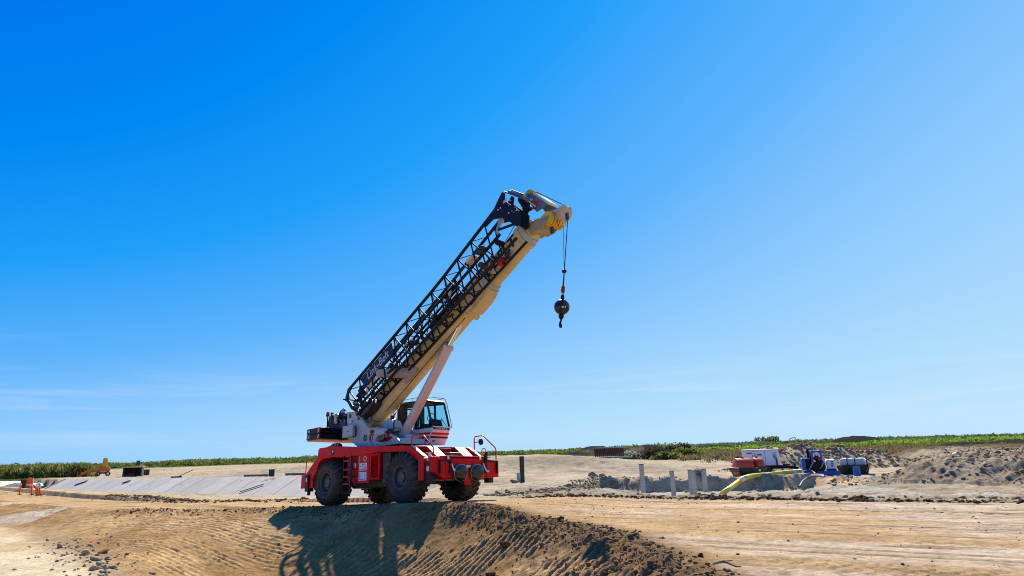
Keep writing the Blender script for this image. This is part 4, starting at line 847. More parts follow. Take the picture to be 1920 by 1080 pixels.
# yellow discharge hose
HP = [(1352, 927, -1.35), (1366, 917, -1.0), (1385, 903, -.75), (1397, 896, -.45), (1412, 892, -.4), (1440, 889.5, -.4), (1470, 886.5, -.35), (1500, 883.5, -.25), (1512, 882.5, -.2)]
pts = [G(a, b, c) for a, b, c in HP]
def catmull(P, n=6):
    out = []; Q = [P[0]] + P + [P[-1]]
    for i in range(1, len(Q) - 2):
        for k in range(n):
            u = k / n; out.append(.5 * ((2 * Q[i]) + (-Q[i - 1] + Q[i + 1]) * u + (2 * Q[i - 1] - 5 * Q[i] + 4 * Q[i + 1] - Q[i + 2]) * u * u + (-Q[i - 1] + 3 * Q[i] - 3 * Q[i + 1] + Q[i + 2]) * u ** 3))
    return out + [P[-1]]
cp = catmull(pts)
t = thing('discharge_hose', 'fat yellow hose running from the blue pump down into the trench', 'hose', cp[0]); c0 = Vector(cp[0])
MB().tube([p_ - c0 for p_ in cp], .17, 12).build('hose_tube', YHOSE, t, smooth=True)
for k in (17, 30, 40): 
    d = (cp[k + 1] - cp[k]).normalized() * .12; MB().tube([cp[k] - c0 - d, cp[k] - c0 + d], .19, 12).build('coupling', WHITE, t)
pts = [G(a, b, c) for a, b, c in [(1500, 912, -.7), (1506, 902, -.55), (1516, 895, -.5), (1530, 892, -.35), (1546, 893, -.3)]]; cp = catmull(pts)
t = thing('suction_hose', 'thin grey hose hanging from the blue pump over the trench edge', 'hose', cp[0]); c0 = Vector(cp[0]); MB().tube([p_ - c0 for p_ in cp], .07, 8).build('hose_tube', GUARD, t, smooth=True); MB().tube([cp[-3] - c0, cp[-1] - c0], .09, 8).build('coupling', STEEL, t)
# pale pad on the mound
gs = [G(1779, 850, .9), (G(1818, 850, .9)), G(1829, 838, .9), G(1803, 837.5, .9)]
cx = sum((g_ for g_ in gs), Vector()) / 4
t = thing('ground_mat', 'pale flat mat lying on top of the brown mound at far right', 'mat', (cx.x, cx.y, hz(cx.x, cx.y) + .12)); 
qa = [(g_.x - cx.x, g_.y - cx.y, .0) for g_ in gs]; MB().hexa(qa, [(a[0], a[1], .12) for a in qa]).build('mat_sheet', PALEW, t)
gs = None
# far earth movers
g = GD(1502, 420, 0); z = hz(g.x, g.y)
t = thing('excavator', 'tiny yellow excavator working on the horizon above the blue pump', 'excavator', (g.x, g.y, z), facing(g))
MB().box(-2, 2, -1.2, 1.2, 0, 1).build('tracks', DARKM, t, bevel=.2); MB().box(-1.6, 1.9, -1.2, 1.2, 1.1, 2.6).build('house', MACHY, t, bevel=.1); MB().box(-1.6, -.2, -1.1, 0, 2.6, 3.5).build('cab', DARKM, t); MB().tube([(-1, .4, 2), (-3.5, .4, 6.3), (-6.5, .4, 5.0)], [.35, .3, .25], 5).build('boom_arm', MACHY, t); MB().tube([(-6.5, .4, 5.0), (-6.8, .4, 1.5)], .22, 5).build('stick', MACHY, t)
for px, w, h, lab in [(1452, 15, 1.3, 'long low white-roofed shed on the horizon left of the far excavator'), (1497, 7, 1.8, 'pale low building right beside the far excavator'), (1098, 5, .7, 'low pale roof on the horizon behind the rusty panel')]:
    g = GD(px, 430, 0); z = hz(g.x, g.y); t = thing('far_shed', lab, 'shed', (g.x, g.y, z), facing(g)); MB().box(-w / 2, w / 2, -4, 4, 0, h).build('wall', PALEW, t); MB().prism([(-w / 2 - .4, h), (w / 2 + .4, h), (w / 2, h + .4), (-w / 2, h + .4)], -4.5, 4.5).build('roof', WHITE, t)
    for q in range(3): MB().box(-w / 2 + w * (.2 + .25 * q), -w / 2 + w * (.3 + .25 * q), -4.08, -4.0, .1, h * .75).build('door', GUARD, t)
# stick on the road
g = G(1338, 1066, .24); g2 = G(1391, 1068, .24); gm = G(1360, 1062, .24)
t = thing('stick', 'forked dry stick lying on the road at the lower right end of the bank', 'stick', (g.x, g.y, hz(g.x, g.y) + .05)); c0 = Vector((g.x, g.y, .24))
MB().tube([(0, 0, .02), (gm - c0) * .5 + Vector((0, 0, .03)), gm - c0 + Vector((0, 0, .03)), (g2 - c0) * .8, g2 - c0], [.012, .016, .018, .014, .008], 6).build('branch', WOOD, t); MB().tube([gm - c0 + Vector((0, 0, .03)), gm - c0 + Vector((.1, -.06, .05))], [.012, .006], 5).build('twig', WOOD, t)

# ================================================================== CRANE
CM = Matrix(((0.73645887, 0.67643975, -0.00758989, -6.80629654), (-0.67484022, 0.7354062, 0.06138728, 28.61184838), (0.04710645, -0.04008724, 0.99808516, 0.0005), (0, 0, 0, 1)))
crane = thing('mobile_crane', 'red rough-terrain mobile crane with raised cream telescopic boom parked on the dirt road', 'crane')
crane.matrix_world = CM
def P(mb, name, m, **k): return mb.build(name, m, crane, **k)
XF = 4.95; XL = 6.75
def mir(fn):
    for s in (-1, 1): fn(s)
def yy(s, a, b): return (min(s * a, s * b), max(s * a, s * b))

# wheels
TY = [(.44, .00), (.47, -.01), (.56, -.035), (.66, -.05), (.74, -.03), (.80, .00), (.84, .05), (.855, .14), (.86, .36), (.855, .58), (.84, .67), (.80, .72), (.74, .75), (.66, .77), (.56, .75), (.47, .73), (.44, .72)]
def tyre_mesh():
    mb = MB(); mb.lathe(TY, (0, -.36, 0), 'y', 56, cap=False)
    for sgn in (-1, 1):
        for k in range(24):
            a = 2 * math.pi * (k + (.5 if sgn > 0 else 0)) / 24
            # curved lug from the centre of the tread over the shoulder
            prof = [(.03, .918, 0.0), (.2, .916, -.06), (.335, .90, -.13), (.400, .85, -.16), (.418, .74, -.17)]
            wd = [.040, .048, .058, .060, .045]
            v = []
            for (yo, r, da), w in zip(prof, wd):
                for q in (-1, 1):
                    for dr in (-.06, 0):
                        t_ = a + da + q * w; rr_ = r + dr; y_ = sgn * (yo if dr == 0 else yo - (.03 if r < .9 else 0)); v.append((rr_ * math.cos(t_), y_, rr_ * math.sin(t_)))
            f = []
            for i in range(4):
                b = i * 4
                f += [(b, b + 4, b + 5, b + 1), (b + 2, b + 3, b + 7, b + 6), (b + 1, b + 5, b + 7, b + 3), (b, b + 2, b + 6, b + 4)]
            f += [(0, 1, 3, 2), (16, 18, 19, 17)]
            mb.add(v, f)
    return mb
tyre0 = None
def wheel(x, sgn, steer=0):
    global tyre0
    w = sub('wheel', crane); w.location = (x, sgn * 1.27, .91); w.rotation_euler = (0, random.uniform(0, .26), R_(steer) + (math.pi if sgn > 0 else 0))
    if tyre0 is None:
        tyre0 = tyre_mesh().build('tyre', RUBBER, w, smooth=True)
        rim = MB().lathe([(.44, -.30), (.455, -.345), (.44, -.365), (.41, -.35), (.40, -.22), (.36, -.18), (.34, -.10), (.30, -.09), (.29, -.20), (.20, -.22), (.18, -.30), (.02, -.31), (.0, -.31)], (0, 0, 0), 'y', 36, cap=False).build('rim', RIMM, w, smooth=True)
        MB().lathe([(.50, -.385), (.52, -.398), (.60, -.408), (.64, -.412), (.65, -.405)], (0, 0, 0), 'y', 48, cap=False).build('sidewall_mud', mat('dried_mud', (.13, .095, .06), .95, noise=.5, scale=9), w, smooth=True)
        r2 = MB().lathe([(.40, -.28), (.41, -.345), (.385, -.35), (.375, -.28)], (0, 0, 0), 'y', 36, cap=False).build('lock_ring', RIMM, w, smooth=True)
        mb = MB()
        for k in range(12): a = k * math.pi / 6; mb.lathe([(.018, -.25), (.018, -.225)], (.245 * math.cos(a), 0, .245 * math.sin(a)), 'y', 6)
        nuts = mb.build('wheel_nuts', STEEL, w, kind='stuff')
        wheel.parts = [tyre0, rim, r2, nuts]
    else:
        for o in wheel.parts: c = o.copy(); C.objects.link(c); c.parent = w
wheel(0, -1); wheel(XF, -1, -2); wheel(0, 1); wheel(XF, 1, -2)
for x in (0, XF):
    P(MB().tube([(x, -.95, .86), (x, -.35, .86), (x, -.28, .9), (x, .28, .9), (x, .35, .86), (x, .95, .86)], [.13, .13, .26, .26, .13, .13], 14), 'axle', DARKM, smooth=True)
    P(MB().tube([(x + .32, -.8, .8), (x + .32, .8, .8)], .05, 8), 'steering_rod', STEEL)
# frame
P(MB().box(-1.5, 6.55, -.62, .62, .95, 1.55), 'main_frame', REDD, bevel=.02)
P(MB().box(1.15, 3.5, -.95, .95, .62, .98), 'belly_tank', DARKM, bevel=.04)
P(MB().tube([(0, 0, .82), (XF, 0, .8)], .06, 8), 'drive_shaft', STEEL)
# side body: rear fender, deck edge and front fender as thick bands
def band(outer, inner, s, y_in=.55, y_out=1.5):
    a, b = yy(s, y_in, y_out)
    mb = MB(); n = len(outer)
    for i in range(n - 1):
        q = [outer[i], outer[i + 1], inner[i + 1], inner[i]]
        mb.prism(q, a, b)
    return mb
REAR_O = [(-1.98, 1.22), (-1.45, 1.64), (-.97, 2.0), (-.93, 2.28), (-.85, 2.36), (.3, 2.36), (1.8, 2.22), (3.6, 2.12), (5.35, 2.0)]
REAR_I = [(-1.85, 1.12), (-1.30, 1.5), (-.80, 1.80), (-.6, 1.86), (-.5, 1.9), (.15, 1.92), (1.2, 1.84), (3.6, 1.90), (5.01, 1.81)]
def side(s):
    P(band(REAR_O, REAR_I, s), 'deck_side', RED, bevel=.012)
    a, b = yy(s, 1.36, 1.5)
    # fender skirts
    P(MB().prism([(-2.0, .74), (-1.22, .74), (-1.28, 1.12), (-1.0, 1.42), (-.8, 1.80), (-1.30, 1.5), (-1.85, 1.12), (-2.03, 1.2)], a, b), 'rear_skirt', RED, bevel=.01)
    P(MB().prism([(5.35, 2.0), (6.13, 1.55), (6.27, 1.5), (6.27, .75), (5.91, .75), (5.9, 1.44), (5.67, 1.5), (5.01, 1.81)], *yy(s, 1.30, 1.5)), 'front_fender', RED, bevel=.012)
    P(MB().box(5.93, 6.25, *yy(s, 1.502, 1.6), .75, 1.5), 'outrigger_housing', RED, bevel=.012)
    P(MB().box(6.3, 6.56, *yy(s, 1.30, 1.56), .62, 1.40), 'outrigger_jack', BLACK, bevel=.02)
    P(MB().box(6.36, 6.50, *yy(s, 1.562, 1.566), 1.05, 1.22), 'white_tag', WHITE)
    P(MB().box(-1.75, -1.50, *yy(s, 1.28, 1.58), .60, 1.28), 'outrigger_jack', BLACK, bevel=.02)
    P(MB().tube([(-1.62, s * 1.44, .45), (-1.62, s * 1.44, .62)], .07, 8), 'jack_foot', BLACKM)
    P(MB().box(-1.68, -1.58, *yy(s, 1.582, 1.586), 1.0, 1.16), 'white_tag', WHITE)
    P(MB().box(-2.1, -1.78, *yy(s, 1.2, 1.56), .74, 1.3), 'rear_corner_box', RED, bevel=.012)
    # body boxes between the wheels
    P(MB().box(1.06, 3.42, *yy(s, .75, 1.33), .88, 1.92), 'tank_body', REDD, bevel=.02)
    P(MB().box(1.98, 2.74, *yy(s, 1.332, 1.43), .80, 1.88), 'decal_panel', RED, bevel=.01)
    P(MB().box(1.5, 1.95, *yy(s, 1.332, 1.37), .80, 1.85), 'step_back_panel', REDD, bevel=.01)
    lv = MB(); lv.box(2.78, 2.86, *yy(s, 1.332, 1.44), .92, 1.86); lv.box(3.34, 3.42, *yy(s, 1.332, 1.44), .92, 1.86); lv.box(2.86, 3.34, *yy(s, 1.332, 1.44), .92, .97); lv.box(2.86, 3.34, *yy(s, 1.332, 1.44), 1.8, 1.86)
    fr = P(lv, 'louvre_panel', RED, bevel=.006)
    for k in range(10):
        z = .985 + k * .082; MB().hexa([(2.86, s * 1.35, z + .06), (3.34, s * 1.35, z + .06), (3.34, s * 1.37, z + .075), (2.86, s * 1.37, z + .075)], [(2.86, s * 1.425, z), (3.34, s * 1.425, z), (3.34, s * 1.44, z + .015), (2.86, s * 1.44, z + .015)]).build('louvre', RED, fr)
    # ladder
    ld = sub('ladder', crane)
    for x in (1.12, 1.6): MB().box(x - .02, x + .02, *yy(s, 1.46, 1.54), .44, 1.9).build('rail', BLACKM if x < 1.3 else GUARD, ld)
    for z in (1.70, 1.36, 1.08, .80): MB().box(1.14, 1.58, *yy(s, 1.45, 1.56), z - .028, z + .028).build('rung', RED, ld)
    MB().box(1.14, 1.58, *yy(s, 1.47, 1.54), .44, .49).build('rung', BLACKM, ld)
mir(side)
# dark behind front wheel arch
mir(lambda s: P(MB().box(3.5, 4.0, *yy(s, .65, 1.35), .75, 1.88), 'air_intake_box', DARKM, bevel=.03))
# decks
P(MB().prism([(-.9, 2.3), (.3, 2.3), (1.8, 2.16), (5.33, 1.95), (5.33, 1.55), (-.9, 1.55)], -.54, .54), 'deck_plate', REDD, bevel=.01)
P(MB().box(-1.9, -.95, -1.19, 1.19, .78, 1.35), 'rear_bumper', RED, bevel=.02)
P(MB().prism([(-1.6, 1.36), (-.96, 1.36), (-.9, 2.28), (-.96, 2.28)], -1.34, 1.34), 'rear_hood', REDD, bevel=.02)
# front sloping deck with striped beams
P(MB().prism([(5.36, 1.6), (6.12, 1.32), (6.12, 1.2), (5.36, 1.2)], -1.29, 1.29), 'front_deck_floor', REDD)
def beam(yt0, yt1, yb0, yb1, m=RED):
    return MB().hexa([(5.37, yt0, 1.5), (5.37, yt1, 1.5), (6.2, yb1, 1.3), (6.2, yb0, 1.3)], [(5.37, yt0, 1.985), (5.37, yt1, 1.985), (6.14, yb1, 1.54), (6.14, yb0, 1.54)])
for a in [(-1.29, -1.26, -1.29, -1.26), (-.74, -.24, -.86, -.38), (.66, 1.2, .5, 1.0)]:
    P(beam(*a), 'deck_beam', RED, bevel=.008)
STRIPE = mat('stripe_paint', (.55, .42, .38), .5, noise=.12, scale=4, dirt=DUST, dirt_amt=.3)
def stripe(yt0, yt1, yb0, yb1):
    d = .004
    return MB().hexa([(5.375, yt0, 1.988), (5.375, yt1, 1.988), (6.135, yb1, 1.548), (6.135, yb0, 1.548)], [(5.375, yt0, 1.993), (5.375, yt1, 1.993), (6.135, yb1, 1.553), (6.135, yb0, 1.553)])
for a in [(-.72, -.5, -.84, -.62), (-.47, -.27, -.59, -.40), (.69, .92, .53, .76), (.95, 1.17, .79, .98)]: P(stripe(*a), 'white_stripe', STRIPE)
P(MB().hexa([(5.375, -1.49, 2.004), (5.375, -1.33, 2.004), (6.10, -1.33, 1.583), (6.10, -1.49, 1.583)], [(5.375, -1.49, 2.010), (5.375, -1.33, 2.010), (6.10, -1.33, 1.589), (6.10, -1.49, 1.589)]), 'white_stripe', STRIPE)
P(MB().hexa([(5.375, 1.33, 2.004), (5.375, 1.49, 2.004), (6.10, 1.49, 1.583), (6.10, 1.33, 1.583)], [(5.375, 1.33, 2.010), (5.375, 1.49, 2.010), (6.10, 1.49, 1.589), (6.10, 1.33, 1.589)]), 'white_stripe', STRIPE)
P(MB().box(5.5, 5.9, -1.2, -.9, 1.5, 1.72), 'step_box', REDD, bevel=.01); P(MB().box(5.55, 5.95, -.1, .45, 1.45, 1.75), 'winch', DARKM, bevel=.03)
for k in range(4): P(MB().tube([(5.6 + k * .09, 1.22, 1.5), (5.6 + k * .09, 1.22, 1.8)], .02, 6), 'hydraulic_hose', BLACKM)
for k in range(5): P(MB().box(5.95, 6.12, -1.22 + k * .06, -1.19 + k * .06, 1.42, 1.56), 'grille_bar', BLACKM)
# front bumper
P(MB().prism([(6.21, 1.50), (6.72, 1.50), (6.75, 1.46), (6.75, 1.05), (6.72, .80), (6.3, .78), (6.21, 1.2)], -1.0, 1.0), 'front_bumper', RED, bevel=.015)
P(MB().hexa([(6.45, -1.56, 1.02), (6.74, -1.56, 1.02), (6.74, -1.01, .74), (6.45, -1.01, .74)], [(6.45, -1.56, 1.52), (6.74, -1.56, 1.52), (6.74, -1.01, 1.52), (6.45, -1.01, 1.52)]), 'bumper_corner', RED, bevel=.012)
P(MB().hexa([(6.3, 1.01, .78), (6.74, 1.01, .78), (6.74, 1.66, .82), (6.3, 1.66, .82)], [(6.3, 1.01, 1.45), (6.74, 1.01, 1.45), (6.74, 1.66, 1.42), (6.3, 1.66, 1.42)]), 'bumper_corner', RED, bevel=.012)
P(MB().box(6.2, 6.765, -1.24, 1.24, 1.52, 1.56), 'bumper_ledge', RED, bevel=.008)
for y0, y1 in ((-1.33, -1.27), (-.86, -.74), (.86, 1.0), (1.5, 1.58)): P(MB().box(6.76, 6.82, y0, y1, .95, 1.42), 'bracket', BLACK, bevel=.01)
P(MB().box(6.76, 6.80, -1.27, -.86, 1.36, 1.42), 'bracket', BLACK); P(MB().box(6.76, 6.80, 1.0, 1.5, 1.36, 1.42), 'bracket', BLACK)
P(MB().tube([(6.80, .93, 1.36), (6.80, .93, 1.62), (6.8, 1.0, 1.7)], [.06, .07, .05], 8), 'post_lamp', BLACK)
P(MB().box(6.77, 6.79, -.05, .15, 1.16, 1.24), 'plate', WHITE)
P(MB().box(6.752, 6.78, -.16, .16, .55, 1.0), 'tow_plate', RED, bevel=.01)
for yc in (-.42, .38):
    m_ = sub('convex_mirror', crane)
    m_.location = (6.90, yc, .97); m_.rotation_euler = (0, R_(8), R_(-10)); m_.scale = (.9, .9, .92)
    MB().lathe([(.315, -.05), (.328, -.03), (.328, .01), (.315, .02)], (0, 0, 0), 'x', 32).build('mirror_rim', STEEL, m_, smooth=True)
    MB().lathe([(.312, .02), (.26, .05), (.18, .08), (.09, .095), (.0, .10)], (0, 0, 0), 'x', 32).build('mirror_face', MIRR, m_, smooth=True)
    MB().lathe([(.0, -.09), (.2, -.085), (.30, -.06)], (0, 0, 0), 'x', 24).build('mirror_back', BLACK, m_, smooth=True)
for yc in (-.78, .80): 
    P(MB().tube([(6.80, yc, 1.30), (6.84, yc + .02, 1.16), (6.86, yc + .08, 1.05), (6.86, yc + .17, 1.0), (6.86, yc + .23, 1.06)], [.022, .03, .032, .03, .018], 8), 'tow_hook', WHITE, smooth=True)
    P(MB().box(6.76, 6.80, yc - .05, yc + .05, 1.28, 1.4), 'hook_mount', REDD)
for yc in (-.92, .66, ): l = P(MB().box(6.76, 6.80, yc - .045, yc + .045, 1.435, 1.52), 'clearance_lamp', WHITE, bevel=.01)
P(MB().box(6.29, 6.34, -1.5, -1.42, 1.36, 1.48), 'clearance_lamp', WHITE)
# handrails
P(MB().tube([(5.38, -1.46, 2.0), (5.42, -1.46, 2.34), (5.5, -1.46, 2.37), (5.95, -1.46, 2.36), (6.05, -1.46, 2.32), (6.60, -1.46, 1.85), (6.63, -1.46, 1.78), (6.62, -1.46, 1.52)], .024, 8), 'handrail', RED, smooth=True)
P(MB().tube([(5.62, 1.48, 1.9), (5.62, 1.48, 2.33), (5.68, 1.48, 2.40), (6.1, 1.48, 2.40), (6.2, 1.48, 2.34), (6.76, 1.48, 1.90), (6.80, 1.48, 1.82), (6.8, 1.48, 1.43)], .024, 8), 'handrail', RED, smooth=True)
P(MB().tube([(6.32, 1.2, 1.56), (6.32, 1.2, 1.82), (6.36, 1.22, 1.88), (6.42, 1.26, 1.88), (6.46, 1.28, 1.82), (6.46, 1.28, 1.56)], .02, 8), 'handrail', RED, smooth=True)
P(MB().tube([(5.62, 1.48, 2.18), (5.98, 1.46, 2.18)], .018, 8), 'mirror_arm', BLACKM); P(MB().lathe([(.0, -.03), (.1, -.03), (.125, -.01), (.12, .02), (.0, .03)], (6.01, 1.46, 2.17), 'x', 20), 'round_mirror', BLACKM, smooth=True)
P(MB().tube([(-1.92, -1.46, 1.3), (-1.92, -1.46, 1.83), (-1.86, -1.46, 1.9), (-1.05, -1.46, 1.95)], .02, 8), 'handrail', REDD, smooth=True)
P(MB().tube([(-.93, -1.38, 2.1), (-1.03, -1.38, 2.15), (-1.03, -1.38, 2.26), (-.93, -1.38, 2.3)], .02, 8), 'grab_ring', REDD)
P(MB().tube([(6.35, -.7, .78), (6.35, -.7, .5), (6.35, -.4, .5)], .03, 6), 'step_bracket', BLACKM)
# rear lifting block
lb = MB(); lb.prism([(-.75, 2.36), (.22, 2.36), (.18, 2.46), (.0, 2.52), (-.35, 2.52), (-.5, 2.44), (-.72, 2.42)], -1.2, -1.05); P(lb, 'lifting_block', BLACK, bevel=.01)
for k in range(3): P(MB().lathe([(.045, -.01), (.045, .0), (.03, .0), (.03, -.01)], (-.3 + k * .2, -1.2, 2.44), 'y', 10), 'lifting_eye', STEEL)
P(MB().box(.13, .30, -1.508, -1.5, 2.0, 2.24), 'emblem', BLACK); P(MB().lathe([(.05, -.004), (.05, 0)], (.215, -1.509, 2.15), 'y', 10), 'emblem_disc', WHITE)
# decals on panel
for z0, z1 in ((1.28, 1.56), (.90, 1.22)):
    d = P(MB().box(2.06, 2.58, -1.437, -1.432, z0, z1), 'decal', WHITE)
    mb = MB()
    for r in range(4):
        for c in range(3):
            if random.random() < .8: x0 = 2.09 + c * .165; z_ = z0 + .03 + r * (z1 - z0 - .04) / 4; mb.box(x0, x0 + random.uniform(.06, .14), -1.4395, -1.437, z_, z_ + .035)
    mb.build('decal_print', BLUE if z0 < 1 else mat('print_red', (.35, .05, .08), .6), d, kind='stuff')
d = P(MB().lathe([(.1, -.004), (.1, 0)], (2.45, -1.433, 1.72), 'y', 20), 'round_decal', WHITE); MB().lathe([(.07, -.0065), (.07, -.0045)], (2.45, -1.433, 1.72), 'y', 16).build('decal_print', RED, d)
P(MB().box(2.02, 2.08, -1.436, -1.432, 1.55, 1.85), 'warning_strip', mat('yellow_print', (.6, .4, .15), .6)); P(MB().box(1.66, 1.76, -1.376, -1.372, 1.42, 1.6), 'decal', WHITE)
P(MB().hexa([(6.12, -1.29, 1.50), (6.15, -1.25, 1.50), (6.42, -1.25, 1.3), (6.40, -1.29, 1.3)], [(6.12, -1.29, 1.7), (6.15, -1.25, 1.7), (6.42, -1.25, 1.5), (6.40, -1.29, 1.5)]), 'chevron_plate', TANKM)

# superstructure
P(MB().lathe([(.78, 2.0), (.78, 2.2), (.7, 2.2), (.7, 2.0)], (2.45, 0, 0), 'z', 40), 'slew_ring', DARKM)
SP = [(.16, 3.80), (.92, 3.76), (1.86, 2.99), (2.68, 2.93), (3.35, 2.62), (3.95, 2.28), (3.95, 2.2), (1.24, 2.18), (.24, 2.72)]
P(MB().prism(SP, -.86, -.78), 'side_plate', GREYP, bevel=.01); P(MB().prism(SP, .40, .48), 'side_plate', GREYP, bevel=.01)
P(MB().prism([(.16, 3.80), (.92, 3.76), (1.86, 2.99), (2.68, 2.93), (2.68, 2.90), (1.86, 2.96), (.92, 3.73), (.16, 3.77)], -.93, -.861), 'plate_flange', GREYP)
P(MB().box(.9, 3.9, -.775, .395, 2.2, 2.42), 'turntable_deck', GREYP, bevel=.02)
P(MB().box(.2, .95, -1.08, -.935, 2.72, 3.2), 'electrical_box', GREYP, bevel=.015); P(MB().box(.6, .68, -1.085, -1.081, 2.93, 2.97), 'box_latch', BLACK)
P(MB().tube([(.95, -.98, 3.1), (1.12, -1.0, 3.0), (1.08, -1.0, 2.72), (.92, -1.0, 2.68), (.88, -.98, 2.85)], .02, 6), 'cable_loop', BLACKM, smooth=True)
P(MB().lathe([(.08, -.02), (.08, 0)], (.42, -.862, 3.62), 'y', 14), 'pivot_pin', GUARD); P(MB().box(.38, .5, -.866, -.862, 3.32, 3.42), 'decal', WHITE); P(MB().box(.55, .62, -.866, -.862, 3.34, 3.42), 'decal', BLACK); P(MB().box(1.3, 1.4, -.866, -.862, 2.28, 2.34), 'decal', BLUE)
mtx = frame_m((1.60, -.868, 2.60), (1, 0, -.03), (0.03, 0, 1)); text('85', .34, BLACK, crane, mtx, 'number_85', bold=.006, sx=.8); mtx = frame_m((2.02, -.868, 2.58), (1, 0, -.03), (.03, 0, 1)); text('RT', .34, RED, crane, mtx, 'letters_rt', bold=.006, sx=.85)
# machinery behind boom foot: cab side handrails, valve bank
P(MB().box(2.5, 3.1, -1.05, -.87, 2.62, 2.86), 'side_step', GREYP, bevel=.02); P(MB().box(3.0, 3.5, -.95, -.6, 2.66, 2.74), 'step_tread', BLACK)
for k in range(5): P(MB().tube([(2.55 + k * .1, -.9, 2.6), (2.5 + k * .14, -1.0, 2.45), (2.75 + k * .12, -.98, 2.35), (3.05 + k * .1, -.92, 2.5)], .018, 6), 'hydraulic_hose', BLACKM if k % 3 else REDD, smooth=True)
P(MB().box(2.0, 2.15, -.93, -.868, 2.75, 2.88), 'junction_box', GUARD); P(MB().tube([(2.07, -.9, 2.75), (2.0, -.92, 2.5), (2.12, -.92, 2.3)], .012, 5), 'cable', BLACKM)
P(MB().tube([(3.2, -.9, 2.45), (3.2, -.9, 2.72)], .045, 8), 'extinguisher', RED)
P(MB().box(2.6, 3.6, -.35, .35, 2.43, 2.62), 'cylinder_bracket', GREYP, bevel=.02)
# grey cheek around boom foot
P(MB().prism([(.5, 3.75), (1.1, 4.0), (1.35, 3.95), (1.3, 3.4), (.6, 3.3)], -.50, -.43), 'boom_foot_cheek', GREYP, bevel=.01)
P(MB().prism([(1.7, 2.95), (2.45, 2.95), (2.5, 3.08), (2.3, 3.30), (2.05, 3.42), (1.7, 3.2)], -.1, .36), 'boom_hoist_cover', WHITE, bevel=.03)
P(MB().box(.95, 1.85, -.74, .36, 2.45, 2.95), 'dark_bay', DARKM, bevel=.03)
# counterweight
for z0, z1 in ((2.77, 3.0), (3.012, 3.25)):
    P(MB().prism([(-2.02, z0), (-.92, z0), (-.90, z1), (-2.0, z1)], -1.48, 1.48), 'counterweight_slab', BLACK, bevel=.02)
    zc = (z0 + z1) / 2
    P(MB().box(-1.93, -1.72, -1.486, -1.482, zc - .07, zc + .07), 'number_plate', GUARD)
    text('50', .13, WHITE, crane, frame_m((-1.82, -1.490, zc), (1, 0, 0), (0, 0, 1)), 'counterweight_number', bold=.003)
    P(MB().hexa([(-1.12, -1.486, zc - .09), (-.96, -1.486, zc - .09), (-.96, -1.482, zc - .09), (-1.12, -1.482, zc - .09)], [(-1.12, -1.486, zc + .09), (-.96, -1.486, zc + .09), (-.96, -1.482, zc + .09), (-1.12, -1.482, zc + .09)]), 'reflector_plate', RED)
    P(MB().prism([(-1.10, zc - .08), (-1.06, zc - .08), (-.98, zc + .08), (-1.02, zc + .08)], -1.49, -1.4865), 'reflector_stripe', WHITE)
P(MB().box(-2.0, -.9, -1.44, 1.44, 2.72, 2.768), 'counterweight_base', mat('bounce_lit_underside', (.45, .33, .16), .6), bevel=.01)  # ochre colour stands for bounce light on the counterweight's underside
P(MB().box(-1.7, -1.2, -1.3, -.9, 3.252, 3.30), 'lifting_plate', WHITE); P(MB().box(-.9, .4, -.5, .36, 2.7, 3.1), 'rear_frame', BLACK, bevel=.02)
# winches and hydraulics above the counterweight
for xc, zc in ((-.95, 3.6), (-.28, 3.45)):
    w = P(MB().lathe([(.30, -.62), (.30, -.58), (.2, -.58), (.2, .18), (.30, .18), (.30, .22)], (xc, 0, zc), 'y', 28), 'winch_drum', DARKM, smooth=True)
    mb = MB()
    for k in range(16): mb.tube([(xc + .215 * math.cos(a), -.55 + k * .045, zc + .215 * math.sin(a)) for a in [q * math.pi / 6 for q in range(12)]], .022, 5, closed=True)
    mb.build('wound_rope', ROPE, w, kind='stuff')
    MB().lathe([(.06, -.72), (.16, -.70), (.16, -.63)], (xc, 0, zc), 'y', 16).build('gearbox', STEEL, w)
P(MB().prism([(-1.45, 3.25), (.1, 3.1), (.1, 3.75), (-.6, 3.9), (-1.2, 3.85)], -.70, -.66), 'winch_plate', BLACK, bevel=.01)
P(MB().box(-1.6, -1.2, -.55, -.1, 3.26, 3.78), 'valve_block', DARKM, bevel=.03); P(MB().box(-.5, .12, -.8, -.3, 3.2, 3.5), 'oil_filter', GUARD, bevel=.05); P(MB().lathe([(.1, 0), (.12, .05), (.12, .3), (.06, .36)], (-.75, -.78, 3.5), 'z', 14), 'accumulator', STEEL, smooth=True)
for k in range(11):
    a = random.uniform(-1.4, .1); b = a + random.uniform(.1, .5); z0 = random.uniform(3.2, 3.7); z1 = random.uniform(3.3, 3.9)
    P(MB().tube([(a, -.74, z0), ((a + b) / 2 - .1, -.8 - random.random() * .1, (z0 + z1) / 2 + .15), (b, -.76, z1)], random.choice([.016, .022]), 6), 'hydraulic_hose', [BLACKM, BLACKM, STEEL][k % 3], smooth=True)
P(MB().tube([(-.15, -.8, 3.1), (-.2, -.9, 2.95), (.05, -.92, 2.85), (.18, -.9, 3.2), (.1, -.85, 3.5)], .03, 7), 'hydraulic_hose', BLACKM, smooth=True)
P(MB().tube([(-.9, -.6, 3.85), (-.7, -.6, 4.0), (-.5, -.6, 4.06), (-.35, -.6, 3.95)], .03, 6), 'rope_guide', BLACKM); P(MB().lathe([(.09, -.03), (.12, -.02), (.12, .02), (.09, .03)], (-.55, -.6, 3.95), 'y', 16), 'guide_sheave', STEEL)
